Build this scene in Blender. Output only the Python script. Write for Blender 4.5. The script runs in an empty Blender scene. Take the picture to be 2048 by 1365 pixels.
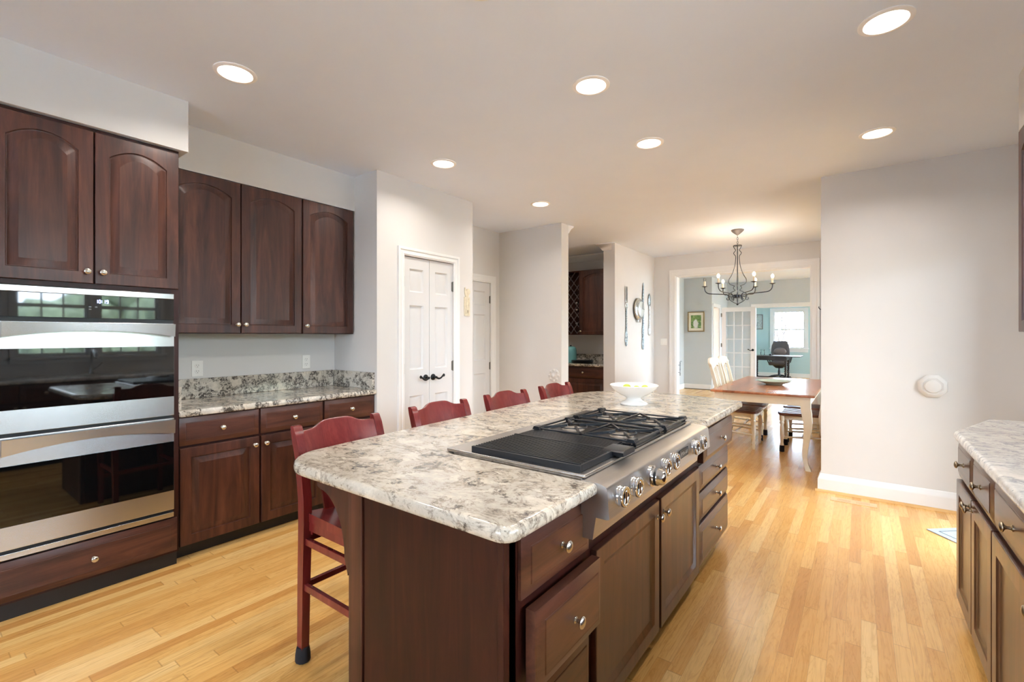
import bpy, bmesh, math, random
from mathutils import Vector, Matrix
random.seed(7)
S = bpy.context.scene
C = S.collection
PI = math.pi

# ------------------------------------------------------------------ camera, sky, exposure
FPX, HY, VX = 935.0, 672.0, 1722.0
TH = math.atan((VX - 1024) / FPX)
CH = 1.353
cam_data = bpy.data.cameras.new('camera')
cam = bpy.data.objects.new('camera', cam_data)
C.objects.link(cam)
cam_data.sensor_width = 36.0
cam_data.lens = FPX / 2048 * 36.0
cam_data.shift_y = (HY - 682.5) / 2048
cam_data.clip_start = 0.02
cam.location = (0, 0, CH)
cam.rotation_euler = (PI / 2, 0, TH)
S.camera = cam
S.view_settings.view_transform = 'Standard'
S.view_settings.look = 'None'
S.view_settings.gamma = 1
S.view_settings.use_curve_mapping = False
S.view_settings.exposure = 0.62
S.cycles.max_bounces = 10
S.cycles.diffuse_bounces = 6
S.cycles.glossy_bounces = 4
S.cycles.transmission_bounces = 6
S.cycles.transparent_max_bounces = 12
S.cycles.caustics_reflective = False
S.cycles.caustics_refractive = False
S.cycles.sample_clamp_indirect = 6.0

W = bpy.data.worlds.new('overcast_sky')
S.world = W
W.use_nodes = True
SKY = 43.0
_bg = W.node_tree.nodes['Background']
_bg.inputs[1].default_value = SKY
# overcast sky, brighter towards the zenith
_tc = W.node_tree.nodes.new('ShaderNodeTexCoord')
_sp = W.node_tree.nodes.new('ShaderNodeSeparateXYZ')
_rp = W.node_tree.nodes.new('ShaderNodeValToRGB')
W.node_tree.links.new(_tc.outputs['Generated'], _sp.inputs[0])
W.node_tree.links.new(_sp.outputs[2], _rp.inputs[0])
W.node_tree.links.new(_rp.outputs[0], _bg.inputs[0])
_rp.color_ramp.elements[0].position = 0.0
_rp.color_ramp.elements[0].color = (0.25, 0.30, 0.36, 1)
_rp.color_ramp.elements[1].position = 0.75
_rp.color_ramp.elements[1].color = (0.74, 0.87, 1.0, 1)

_sd = bpy.data.lights.new('sun', 'SUN')      # behind the house, it lights the garden only
_sd.energy = 10.0; _sd.angle = math.radians(3); _sd.color = (1.0, 0.95, 0.88)
_so = bpy.data.objects.new('sun', _sd); C.objects.link(_so)
_so.rotation_euler = (0, math.radians(-48), 0)
LAMP_W = 5.5     # each recessed lamp
WARM = (1.0, 0.94, 0.88)

# ------------------------------------------------------------------ materials
def s2l(c):
    return tuple(((x / 255) / 12.92 if x / 255 <= 0.04045 else ((x / 255 + 0.055) / 1.055) ** 2.4) for x in c)

class NT:
    def __init__(self, name):
        self.m = bpy.data.materials.new(name)
        self.m.use_nodes = True
        self.t = self.m.node_tree
        self.b = self.t.nodes['Principled BSDF']
        self.out = self.t.nodes['Material Output']
    def n(self, typ, **kw):
        nd = self.t.nodes.new(typ)
        for k, v in kw.items():
            setattr(nd, k, v)
        return nd
    def l(self, a, b):
        self.t.links.new(a, b)
    def setb(self, **kw):
        for k, v in kw.items():
            self.b.inputs[k.replace('_', ' ')].default_value = v
    def math(self, op, a, b=None):
        nd = self.n('ShaderNodeMath', operation=op)
        for i, v in enumerate((a, b)):
            if v is None: continue
            if hasattr(v, 'is_output'): self.l(v, nd.inputs[i])
            else: nd.inputs[i].default_value = v
        return nd.outputs[0]
    def ramp(self, fac, stops, interp='LINEAR'):
        r = self.n('ShaderNodeValToRGB')
        r.color_ramp.interpolation = interp
        els = r.color_ramp.elements
        while len(els) < len(stops): els.new(0.5)
        for e, (p, c) in zip(els, stops):
            e.position = p
            e.color = (c[0], c[1], c[2], 1)
        self.l(fac, r.inputs[0])
        return r.outputs[0]
    def noise(self, vec, scale, detail=4, rough=0.5, dist=0.0):
        nd = self.n('ShaderNodeTexNoise')
        nd.inputs['Scale'].default_value = scale
        nd.inputs['Detail'].default_value = detail
        nd.inputs['Roughness'].default_value = rough
        nd.inputs['Distortion'].default_value = dist
        if vec is not None: self.l(vec, nd.inputs['Vector'])
        return nd.outputs[0]
    def mix(self, fac, a, b, mode='MIX'):
        nd = self.n('ShaderNodeMix', data_type='RGBA', blend_type=mode)
        for i, v in ((0, fac), (6, a), (7, b)):
            if hasattr(v, 'is_output'): self.l(v, nd.inputs[i])
            elif i == 0: nd.inputs[0].default_value = v
            else: nd.inputs[i].default_value = (v[0], v[1], v[2], 1)
        return nd.outputs[2]
    def bump(self, h, strength=0.2, dist=0.01):
        nd = self.n('ShaderNodeBump')
        nd.inputs['Strength'].default_value = strength
        nd.inputs['Distance'].default_value = dist
        self.l(h, nd.inputs['Height'])
        self.l(nd.outputs[0], self.b.inputs['Normal'])
    def obj(self, scale=(1, 1, 1), rand=True):
        tc = self.n('ShaderNodeTexCoord')
        mp = self.n('ShaderNodeMapping')
        mp.inputs['Scale'].default_value = scale
        self.l(tc.outputs['Object'], mp.inputs['Vector'])
        if rand:
            oi = self.n('ShaderNodeObjectInfo')
            off = self.math('MULTIPLY', oi.outputs['Random'], 37.0)
            cb = self.n('ShaderNodeCombineXYZ')
            for i in range(3): self.l(off, cb.inputs[i])
            self.l(cb.outputs[0], mp.inputs['Location'])
        return mp.outputs[0]

def plain(name, rgb, rough=0.5, metal=0.0, noise=0.03, nscale=8, bump=0.0, bscale=60, coat=0.0, ior=None, emit=None, es=0):
    t = NT(name)
    c = s2l(rgb)
    v = t.obj()
    f = t.noise(v, nscale, 3)
    lo = tuple(x * (1 - noise) for x in c)
    hi = tuple(min(1, x * (1 + noise)) for x in c)
    t.l(t.ramp(f, [(0.3, lo), (0.7, hi)]), t.b.inputs['Base Color'])
    t.setb(Roughness=rough, Metallic=metal, Coat_Weight=coat)
    if ior: t.b.inputs['IOR'].default_value = ior
    if bump:
        t.bump(t.noise(v, bscale, 3), bump, 0.002)
    if emit:
        t.b.inputs['Emission Color'].default_value = (*s2l(emit), 1)
        t.b.inputs['Emission Strength'].default_value = es
    return t.m

def wood(name, dark, mid, light, axis='z', rough=0.3, stave=0.0, scale=1.0, coat=0.15, bump=0.04, spec=0.4):
    t = NT(name)
    long_, cross = 1.3 * scale, 14 * scale
    sc = {'x': (long_, cross, cross), 'y': (cross, long_, cross), 'z': (cross, cross, long_)}[axis]
    v = t.obj(sc)
    f = t.noise(v, 1.0, 6, 0.62, 1.2)
    col = t.ramp(f, [(0.28, s2l(dark)), (0.5, s2l(mid)), (0.74, s2l(light))])
    v2 = t.obj((2.2, 2.2, 2.2))
    blot = t.noise(v2, 1.6, 3, 0.5, 0.4)
    col = t.mix(t.ramp(blot, [(0.35, (0, 0, 0)), (0.7, (0.35, 0.35, 0.35))]), col, s2l(dark), 'MIX')
    if stave:
        tc = t.n('ShaderNodeTexCoord')
        sp = t.n('ShaderNodeSeparateXYZ')
        t.l(tc.outputs['Object'], sp.inputs[0])
        u = sp.outputs['X' if axis != 'x' else 'Z']
        k = t.math('FLOOR', t.math('DIVIDE', u, stave))
        oi = t.n('ShaderNodeObjectInfo')
        k = t.math('ADD', k, t.math('MULTIPLY', oi.outputs['Random'], 91.7))
        wn = t.n('ShaderNodeTexWhiteNoise', noise_dimensions='1D')
        t.l(k, wn.inputs['W'])
        col = t.mix(1.0, col, t.ramp(wn.outputs[0], [(0, (0.72, 0.72, 0.72)), (1, (1.12, 1.08, 1.05))]), 'MULTIPLY')
    fine = t.noise(t.obj(tuple(x * 9 for x in sc)), 1.0, 2)
    col = t.mix(0.25, col, t.ramp(fine, [(0.35, (0.55, 0.55, 0.55)), (0.65, (1, 1, 1))]), 'MULTIPLY')
    t.l(col, t.b.inputs['Base Color'])
    t.setb(Roughness=rough, Coat_Weight=coat, Coat_Roughness=0.2, Specular_IOR_Level=spec)
    if bump: t.bump(f, bump, 0.002)
    return t.m

def granite(name, base, vein, dark, spots=0.5, scale=1.0):
    t = NT(name)
    v = t.obj((1, 1, 1), rand=False)
    vs = t.obj((0.80, 1.30, 1.0), rand=False)       # the streaks of the slab run across its length
    n1 = t.noise(vs, 6.5 * scale, 9, 0.72, 0.55)
    n2 = t.noise(v, 18 * scale, 6, 0.72, 0.3)
    n3 = t.noise(vs, 2.2 * scale, 3, 0.5, 0.6)
    n4 = t.noise(v, 42 * scale, 4, 0.6)
    b = [x * 0.84 for x in base]
    col = t.ramp(n2, [(0.30, s2l(b)), (0.62, s2l(base))])
    warm = t.ramp(n3, [(0.42, (1, 1, 1)), (0.62, (0.95, 0.87, 0.76))])
    col = t.mix(0.5, col, warm, 'MULTIPLY')
    # thin grey veins: the band where the stretched noise crosses its middle
    ab = t.math('ABSOLUTE', t.math('SUBTRACT', n1, 0.5))
    vn = t.ramp(ab, [(0.0, (1, 1, 1)), (0.026, (0.35, 0.35, 0.35)), (0.065, (0, 0, 0))])
    brk = t.ramp(n2, [(0.40, (0, 0, 0)), (0.52, (1, 1, 1))])
    vm = t.mix(1.0, vn, brk, 'MULTIPLY')
    col = t.mix(t.math('MULTIPLY', vm, 0.85), col, s2l(vein))
    # dark mineral clusters
    sm = t.math('ADD', t.math('MULTIPLY', n1, 0.60), t.math('MULTIPLY', n2, 0.40))
    cl = t.ramp(sm, [(0.66 - 0.10 * spots, (0, 0, 0)), (0.70 - 0.10 * spots, (0.9, 0.9, 0.9))])
    hole = t.ramp(n4, [(0.40, (0.25, 0.25, 0.25)), (0.55, (1, 1, 1))])
    cl = t.mix(1.0, cl, hole, 'MULTIPLY')
    col = t.mix(cl, col, s2l(dark))
    fl = t.ramp(n4, [(0.63, (0, 0, 0)), (0.68, (0.75, 0.75, 0.75))])
    gate = t.ramp(t.noise(v, 7 * scale, 3), [(0.46, (0, 0, 0)), (0.58, (1, 1, 1))])
    fl = t.mix(1.0, fl, gate, 'MULTIPLY')
    col = t.mix(fl, col, s2l(vein))
    t.l(col, t.b.inputs['Base Color'])
    t.setb(Roughness=0.16, Coat_Weight=0.2, Coat_Roughness=0.05)
    return t.m

def oak_floor(name):
    t = NT(name)
    tc = t.n('ShaderNodeTexCoord')
    sp = t.n('ShaderNodeSeparateXYZ')
    t.l(tc.outputs['Object'], sp.inputs[0])
    X, Y = sp.outputs[0], sp.outputs[1]
    bw = 0.0572
    xr = t.math('DIVIDE', X, bw)
    row = t.math('FLOOR', xr)
    wr = t.n('ShaderNodeTexWhiteNoise', noise_dimensions='1D')
    t.l(row, wr.inputs['W'])
    yo = t.math('ADD', t.math('DIVIDE', Y, 0.92), t.math('MULTIPLY', wr.outputs[0], 13.7))
    k = t.math('FLOOR', yo)
    cb = t.n('ShaderNodeCombineXYZ')
    t.l(row, cb.inputs[0]); t.l(k, cb.inputs[1])
    wn = t.n('ShaderNodeTexWhiteNoise', noise_dimensions='2D')
    t.l(cb.outputs[0], wn.inputs['Vector'])
    tint = t.ramp(wn.outputs[0], [(0.0, s2l((200, 142, 74))), (0.2, s2l((220, 166, 92))), (0.7, s2l((231, 181, 108))), (1.0, s2l((240, 200, 134)))])
    # grain, shifted per board
    sh = t.math('MULTIPLY', wn.outputs[0], 53.0)
    gv = t.n('ShaderNodeCombineXYZ')
    t.l(t.math('ADD', t.math('MULTIPLY', X, 17.0), sh), gv.inputs[0])
    t.l(t.math('ADD', t.math('MULTIPLY', Y, 1.5), sh), gv.inputs[1])
    g1 = t.noise(gv.outputs[0], 1.0, 5, 0.6, 0.9)
    rings = t.math('FRACT', t.math('MULTIPLY', g1, 9.0))
    rg = t.ramp(rings, [(0.0, (0.70, 0.60, 0.46)), (0.22, (1, 1, 1)), (0.8, (1, 1, 1)), (1.0, (0.70, 0.60, 0.46))])
    col = t.mix(0.5, tint, rg, 'MULTIPLY')
    gv2 = t.n('ShaderNodeCombineXYZ')
    t.l(t.math('ADD', t.math('MULTIPLY', X, 120.0), sh), gv2.inputs[0])
    t.l(t.math('ADD', t.math('MULTIPLY', Y, 5.0), sh), gv2.inputs[1])
    g2 = t.noise(gv2.outputs[0], 1.0, 3, 0.6)
    col = t.mix(0.4, col, t.ramp(g2, [(0.30, (0.70, 0.62, 0.52)), (0.55, (1, 1, 1))]), 'MULTIPLY')
    # dark mineral streaks on a few boards
    gv3 = t.n('ShaderNodeCombineXYZ')
    t.l(t.math('ADD', t.math('MULTIPLY', X, 34.0), sh), gv3.inputs[0])
    t.l(t.math('ADD', t.math('MULTIPLY', Y, 2.4), sh), gv3.inputs[1])
    g3 = t.noise(gv3.outputs[0], 1.0, 4, 0.6, 0.5)
    col = t.mix(t.ramp(g3, [(0.62, (0, 0, 0)), (0.73, (0.6, 0.6, 0.6))]), col, s2l((150, 94, 44)))
    # joints
    fx = t.math('FRACT', xr)
    e1 = t.math('ABSOLUTE', t.math('SUBTRACT', fx, 0.5))
    jx = t.ramp(e1, [(0.484, (0, 0, 0)), (0.497, (1, 1, 1))])
    fy = t.math('FRACT', yo)
    e2 = t.math('ABSOLUTE', t.math('SUBTRACT', fy, 0.5))
    jy = t.ramp(e2, [(0.4975, (0, 0, 0)), (0.4990, (1, 1, 1))])
    j = t.math('MAXIMUM', jx, jy)
    col = t.mix(t.math('MULTIPLY', j, 0.5), col, s2l((120, 78, 38)))
    t.l(col, t.b.inputs['Base Color'])
    t.setb(Roughness=0.27, Coat_Weight=0.25, Coat_Roughness=0.14)
    hb = t.math('MULTIPLY', j, -1.0)
    t.bump(hb, 0.08, 0.001)
    return t.m

def steel(name, rgb=(205, 204, 202), rough=0.24, axis='x', aniso=0.0):
    t = NT(name)
    sc = {'x': (3, 60, 260), 'y': (260, 3, 260), 'z': (260, 60, 3)}[axis]
    f = t.noise(t.obj(sc), 1.0, 3)
    c = s2l(rgb)
    t.l(t.ramp(f, [(0.3, tuple(x * .93 for x in c)), (0.7, c)]), t.b.inputs['Base Color'])
    t.setb(Metallic=1.0, Roughness=rough, Anisotropic=aniso)
    tg = t.n('ShaderNodeCombineXYZ')          # brushed lengthways, so highlights run up and down
    tg.inputs[2].default_value = 1.0
    t.l(tg.outputs[0], t.b.inputs['Tangent'])
    t.bump(f, 0.03, 0.001)
    return t.m

def pane(name, tint=(1, 1, 1)):
    t = NT(name)
    tr = t.n('ShaderNodeBsdfTransparent')
    tr.inputs[0].default_value = (*tint, 1)
    gl = t.n('ShaderNodeBsdfGlossy')
    gl.inputs['Roughness'].default_value = 0.02
    fr = t.n('ShaderNodeFresnel')
    fr.inputs[0].default_value = 1.45
    mx = t.n('ShaderNodeMixShader')
    t.l(fr.outputs[0], mx.inputs[0]); t.l(tr.outputs[0], mx.inputs[1]); t.l(gl.outputs[0], mx.inputs[2])
    t.l(mx.outputs[0], t.out.inputs[0])
    return t.m

def emitter(name, rgb, strength):
    t = NT(name)
    f = t.noise(t.obj(), 4.0, 2)
    c = s2l(rgb)
    t.l(t.ramp(f, [(0.2, tuple(x * .97 for x in c)), (0.8, c)]), t.b.inputs['Emission Color'])
    t.setb(Base_Color=(0.9, 0.9, 0.9, 1), Emission_Strength=strength)
    return t.m

def artwork(name, cols, scale):
    t = NT(name)
    v = t.obj(rand=False)
    f = t.noise(v, scale, 3, 0.6, 0.5)
    n = len(cols)
    t.l(t.ramp(f, [(0.3 + 0.4 * i / (n - 1), s2l(c)) for i, c in enumerate(cols)]), t.b.inputs['Base Color'])
    t.setb(Roughness=0.5)
    return t.m

m_wall = plain('greige_paint', (214, 211, 207), 0.62, noise=0.012, nscale=3, bump=0.03, bscale=180)
m_ceil = plain('ceiling_white', (226, 233, 244), 0.75, noise=0.01, nscale=3, bump=0.02, bscale=160)
m_trim = plain('trim_white', (230, 229, 227), 0.35, noise=0.01)
m_door = plain('door_white', (212, 211, 210), 0.4, noise=0.01)
m_living = plain('pale_grey_paint', (194, 199, 200), 0.6, noise=0.012, nscale=3)
m_office = plain('aqua_paint', (180, 206, 207), 0.6, noise=0.015, nscale=3)
m_peach = plain('peach_paint', (240, 214, 190), 0.6, noise=0.012, nscale=3)
m_floor = oak_floor('oak_strip_floor')
m_shoe = wood('oak_shoe', (190, 140, 80), (222, 176, 112), (236, 196, 138), 'x', 0.35)
CHERRY = ((44, 22, 15), (76, 42, 30), (100, 59, 43))
m_wz = wood('cherry_vertical', *CHERRY, axis='z', rough=0.38, stave=0.085, coat=0.04, bump=0.015)
m_sz = wood('cherry_satin_vertical', *CHERRY, axis='z', rough=0.34, stave=0.085, coat=0.45, bump=0.0)
m_sx = wood('cherry_satin_horizontal', *CHERRY, axis='x', rough=0.34, coat=0.45, bump=0.0)
m_wx = wood('cherry_horizontal', *CHERRY, axis='x', rough=0.38, coat=0.04, bump=0.015)
m_wbody = wood('cherry_body', (30, 11, 8), (50, 20, 14), (68, 30, 20), axis='z', rough=0.42, coat=0.02, bump=0.012, spec=0.25)
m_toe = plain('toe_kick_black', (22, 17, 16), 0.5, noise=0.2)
m_maho = wood('mahogany_red', (92, 27, 26), (114, 38, 36), (134, 52, 48), 'z', 0.24, coat=0.3, bump=0.01)
m_gran = granite('island_granite', (216, 207, 192), (112, 99, 88), (64, 53, 47), 1.35, 1.2)
m_gran2 = granite('counter_granite', (216, 209, 196), (96, 90, 86), (34, 30, 30), 1.7, 1.6)
m_gran3 = granite('pale_granite', (242, 241, 238), (128, 136, 146), (98, 104, 112), 0.9)
m_steel = steel('brushed_steel')
m_steel_o = steel('oven_steel', (206, 207, 208), 0.25, 'x', 0.7)
m_steel_y = steel('brushed_steel_lengthways', (200, 197, 193), 0.27, 'x')
m_steel_f = steel('brushed_panel_steel', (204, 203, 202), 0.36, 'y', 0.85)
m_nickel = plain('satin_nickel', (205, 200, 190), 0.25, 1.0)
m_bronze = plain('aged_nickel', (160, 146, 126), 0.3, 1.0)
m_chrome = plain('chrome', (220, 222, 225), 0.08, 1.0)
m_iron = plain('black_cast_iron', (34, 36, 40), 0.30, 0.3, noise=0.15, bump=0.1, bscale=200)
m_bblack = plain('burner_black', (20, 20, 22), 0.35, 0.0, noise=0.1)
m_burner = plain('burner_cap_grey', (150, 142, 132), 0.4, 0.4)
m_glassblk = plain('black_oven_glass', (8, 9, 10), 0.03, 0.0, noise=0.05, ior=1.75)
m_gap = plain('dark_gap', (12, 12, 14), 0.5, noise=0.1)
m_hinge = plain('pewter_hinge', (110, 104, 96), 0.4, 0.9)
m_lever = plain('oil_bronze', (38, 40, 42), 0.3, 0.8)
m_plastic = plain('white_plastic', (238, 236, 230), 0.35, noise=0.01)
m_slot = plain('outlet_slot', (60, 56, 52), 0.5)
m_sock = plain('black_felt_sock', (28, 27, 32), 0.95, noise=0.25, bump=0.3, bscale=260)
m_cream = plain('cream_paint', (242, 236, 218), 0.4, noise=0.03)
m_seat = wood('brown_chair_seat', (74, 40, 28), (110, 66, 48), (140, 92, 70), 'x', 0.3)
m_ttop = wood('table_top_wood', (150, 92, 62), (186, 122, 86), (206, 144, 106), 'y', 0.22, stave=0.12, bump=0)
m_porc = plain('white_porcelain', (244, 243, 240), 0.15, noise=0.01, coat=0.3)
m_lime = plain('lime_skin', (176, 190, 70), 0.45, noise=0.12, nscale=30, bump=0.1, bscale=160)
m_teal = plain('teal_enamel', (120, 186, 190), 0.25, noise=0.02, coat=0.3)
m_celadon = plain('celadon_glaze', (176, 204, 192), 0.18, noise=0.05, coat=0.3)
m_silver = plain('antique_silver', (205, 208, 208), 0.22, 1.0, noise=0.1)
m_patina = plain('patinated_silver', (150, 160, 164), 0.35, 0.9, noise=0.75, nscale=70, bump=0.6, bscale=120)
m_dark = plain('espresso_wood', (38, 27, 26), 0.35, noise=0.2)
m_leather = plain('brown_leather', (74, 66, 66), 0.45, noise=0.12, bump=0.1, bscale=150)
m_paper = plain('paper', (226, 230, 236), 0.6)
m_gold = plain('gilt_frame', (132, 108, 66), 0.35, 0.6, noise=0.2, nscale=40)
m_mat_ = plain('picture_mat', (236, 230, 214), 0.7)
def garden_picture():
    t = NT('garden_painting')
    v = t.obj(rand=False)
    n = t.noise(v, 26, 4, .65, .3)
    green = t.ramp(n, [(.30, s2l((46, 70, 36))), (.48, s2l((92, 128, 62))), (.62, s2l((150, 172, 104))), (.75, s2l((214, 222, 190)))])
    mp = t.n('ShaderNodeMapping'); mp.inputs['Scale'].default_value = (15, 1, 8); mp.inputs['Location'].default_value = (.1, 0, .45)
    t.l(v, mp.inputs['Vector'])
    ln = t.n('ShaderNodeVectorMath', operation='LENGTH'); t.l(mp.outputs[0], ln.inputs[0])
    d = t.math('ADD', ln.outputs['Value'], t.math('MULTIPLY', t.math('SUBTRACT', n, .5), 1.6))
    t.l(t.mix(t.ramp(d, [(.75, (1, 1, 1)), (1.0, (0, 0, 0))]), green, s2l((228, 226, 220))), t.b.inputs['Base Color'])
    t.setb(Roughness=.5)
    return t.m
m_art = garden_picture()
m_art2 = artwork('grey_print', [(150, 160, 165), (190, 200, 200), (110, 120, 124)], 8)
m_glass = pane('window_glass')
m_gjar = pane('jar_glass', (0.92, 0.97, 0.95))
m_rug = plain('blue_grey_mat', (166, 174, 176), 0.9, noise=0.1, nscale=60, bump=0.2, bscale=300)
m_rug2 = plain('mat_line', (60, 72, 80), 0.9)
m_plate = plain('cream_cast_plate', (214, 202, 176), 0.5, noise=0.12, nscale=40)
m_black = plain('matte_black', (24, 24, 26), 0.4)
m_bottle = plain('bottle_green_black', (18, 24, 20), 0.15, noise=0.1)
m_foil = plain('bottle_foil', (190, 184, 176), 0.35, 0.7)
m_led = emitter('clock_led', (150, 170, 255), 5.0)
m_lens = emitter('lamp_lens', (255, 240, 218), 5.0)
m_can = plain('lamp_trim', (250, 248, 246), 0.5, noise=0.01)
m_bulb = emitter('lit_bulb', (255, 226, 180), 14.0)
m_candle = plain('candle_sleeve', (232, 214, 186), 0.5, noise=0.04)
m_clear = pane('clear_bulb', (0.95, 0.95, 0.93))
m_leaf = plain('foliage_green', (88, 100, 78), 0.8, noise=0.5, nscale=5, bump=0.6, bscale=20)
m_bark = plain('pale_bark', (84, 74, 66), 0.9, noise=0.25, nscale=10)
m_bare = plain('dark_twigs', (52, 44, 40), 0.9, noise=0.25, nscale=10)
m_bounce = plain('pale_bounce_ground', (212, 218, 228), 0.95, noise=0.3, nscale=1.5)  # unseen ground, made pale to bounce daylight up to the ceiling
m_register = wood('oak_register', (212, 168, 116), (230, 190, 140), (240, 206, 160), 'x', 0.35)
m_slats = plain('register_slot', (196, 160, 118), 0.6)

# ------------------------------------------------------------------ geometry helpers
class G:
    def __init__(self):
        self.bm = bmesh.new()
    def loops(self, loops, cap0=True, cap1=True, closed=True):
        bm = self.bm
        rows = [[bm.verts.new(p) for p in lp] for lp in loops]
        n = len(rows[0])
        for a, b in zip(rows, rows[1:]):
            for i in range(n if closed else n - 1):
                j = (i + 1) % n
                try: bm.faces.new((a[i], a[j], b[j], b[i]))
                except ValueError: pass
        if cap0: bm.faces.new(rows[0][::-1])
        if cap1: bm.faces.new(rows[-1])
        return self
    def box(self, x0, y0, z0, x1, y1, z1, bev=0.0, seg=2):
        if bev <= 0:
            self.loops([[(x0, y0, z), (x1, y0, z), (x1, y1, z), (x0, y1, z)] for z in (z0, z1)])
            return self
        t = bmesh.new()
        vs = [t.verts.new(p) for p in ((x0, y0, z0), (x1, y0, z0), (x1, y1, z0), (x0, y1, z0), (x0, y0, z1), (x1, y0, z1), (x1, y1, z1), (x0, y1, z1))]
        for f in ((3, 2, 1, 0), (4, 5, 6, 7), (0, 1, 5, 4), (1, 2, 6, 5), (2, 3, 7, 6), (3, 0, 4, 7)):
            t.faces.new([vs[i] for i in f])
        bmesh.ops.bevel(t, geom=list(t.edges), offset=bev, segments=seg, affect='EDGES', profile=0.5)
        self.merge(t)
        return self
    def merge(self, t, mat=None):
        me = bpy.data.meshes.new('tmp')
        t.to_mesh(me); t.free()
        if mat is not None: me.transform(mat)
        self.bm.from_mesh(me)
        bpy.data.meshes.remove(me)
        return self
    def add(self, g, mat=None):
        return self.merge(g.bm, mat)
    def prism(self, poly, axis, a, b):
        f = {'x': lambda u, v, w: (w, u, v), 'y': lambda u, v, w: (u, w, v), 'z': lambda u, v, w: (u, v, w)}[axis]
        self.loops([[f(u, v, a) for u, v in poly], [f(u, v, b) for u, v in poly]])
        return self
    def lathe(self, prof, c=(0, 0, 0), ax='z', seg=24, cap=True):
        rows = []
        for r, h in prof:
            row = []
            for i in range(seg):
                a = 2 * PI * i / seg
                u, v = max(r, 1e-4) * math.cos(a), max(r, 1e-4) * math.sin(a)
                p = {'z': (u, v, h), 'x': (h, u, v), 'y': (u, h, v)}[ax]
                row.append((c[0] + p[0], c[1] + p[1], c[2] + p[2]))
            rows.append(row)
        self.loops(rows, cap, cap)
        return self
    def tube(self, pts, r, seg=8, closed=False):
        pts = [Vector(p) for p in pts]
        n = len(pts)
        rs = r if isinstance(r, (list, tuple)) else [r] * n
        rows = []
        up = None
        for i, p in enumerate(pts):
            a = pts[(i - 1) % n] if (closed or i > 0) else p
            b = pts[(i + 1) % n] if (closed or i < n - 1) else p
            d = (b - a)
            if d.length < 1e-9: d = Vector((0, 0, 1))
            d.normalize()
            if up is None:
                up = Vector((0, 0, 1)) if abs(d.z) < 0.9 else Vector((1, 0, 0))
            u = d.cross(up)
            if u.length < 1e-6: u = d.orthogonal()
            u.normalize()
            up = u.cross(d).normalized()
            rows.append([tuple(p + u * (rs[i] * math.cos(2 * PI * k / seg)) + up * (rs[i] * math.sin(2 * PI * k / seg))) for k in range(seg)])
        if closed: rows.append(rows[0]); self.loops(rows, False, False)
        else: self.loops(rows)
        return self
    def loft(self, levels):          # (cx, cy, z, hx, hy) rectangular sections
        self.loops([[(cx - hx, cy - hy, z), (cx + hx, cy - hy, z), (cx + hx, cy + hy, z), (cx - hx, cy + hy, z)] for cx, cy, z, hx, hy in levels])
        return self
    def ball(self, c, r, u=14, v=8, sc=(1, 1, 1)):
        t = bmesh.new()
        bmesh.ops.create_uvsphere(t, u_segments=u, v_segments=v, radius=r)
        self.merge(t, Matrix.Translation(c) @ Matrix.Diagonal((*sc, 1)))
        return self
    def quad_board(self, w, h, y0, steps, arch=0.0, K=14, x0=0, z0=0, cap0=True):
        """front made of nested outlines; steps = (inset, y, use_arch)"""
        lps = []
        for ins, y, ua in steps:
            pts = [(x0 + ins, y, z0 + ins), (x0 + w - ins, y, z0 + ins)]
            a = arch if ua else 0
            for k in range(K + 1):
                u = k / K
                x = (w - ins) - u * (w - 2 * ins)
                pts.append((x0 + x, y, z0 + h - ins - a * (2 * u - 1) ** 2))
            lps.append(pts)
        self.loops(lps, cap0)
        return self

def smooth_path(pts, n=4):
    out = []
    P = [pts[0]] + list(pts) + [pts[-1]]
    for i in range(1, len(P) - 2):
        p0, p1, p2, p3 = (Vector(P[k]) for k in (i - 1, i, i + 1, i + 2))
        for k in range(n):
            t = k / n
            out.append(tuple(.5 * ((2 * p1) + (p2 - p0) * t + (2 * p0 - 5 * p1 + 4 * p2 - p3) * t * t + (3 * p1 - p0 - 3 * p2 + p3) * t ** 3)))
    out.append(tuple(pts[-1]))
    return out

def mesh_obj(name, g, mat, parent=None, loc=None, rot=None, ang=50):
    bm = g.bm
    bmesh.ops.recalc_face_normals(bm, faces=list(bm.faces))
    me = bpy.data.meshes.new(name)
    bm.to_mesh(me); bm.free()
    for p in me.polygons: p.use_smooth = True
    me.set_sharp_from_angle(angle=math.radians(ang))
    if mat: me.materials.append(mat)
    o = bpy.data.objects.new(name, me)
    C.objects.link(o)
    if len(me.polygons) < 4000:
        wn = o.modifiers.new('weighted', 'WEIGHTED_NORMAL')
        wn.keep_sharp = True; wn.weight = 90
    if parent: o.parent = parent
    if loc: o.location = loc
    if rot: o.rotation_euler = rot
    return o

def tag(o, label, cat, group=None):
    o['label'] = label; o['category'] = cat
    if group: o['group'] = group
    return o

def thing(name, label, cat, loc=(0, 0, 0), rz=0.0, group=None):
    o = bpy.data.objects.new(name, None)
    C.objects.link(o)
    o.empty_display_size = 0.1
    o.location = loc; o.rotation_euler = (0, 0, rz)
    return tag(o, label, cat, group)

def dup(root, loc, rz, label, group=None):
    r = root.copy(); C.objects.link(r)
    r.location = loc; r.rotation_euler = (0, 0, rz)
    r['label'] = label
    if group: r['group'] = group
    for ch in list(root.children):
        c = ch.copy(); C.objects.link(c); c.parent = r
        for gch in ch.children:
            d = gch.copy(); C.objects.link(d); d.parent = c
    return r

def struct(name, g, mat, parent=None, **kw):
    o = mesh_obj(name, g, mat, parent, **kw)
    if parent is None: o['kind'] = 'structure'
    return o

def struct_root(name, loc=(0, 0, 0), rz=0):
    o = bpy.data.objects.new(name, None); C.objects.link(o)
    o.empty_display_size = 0.1
    o.location = loc; o.rotation_euler = (0, 0, rz); o['kind'] = 'structure'
    return o

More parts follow.
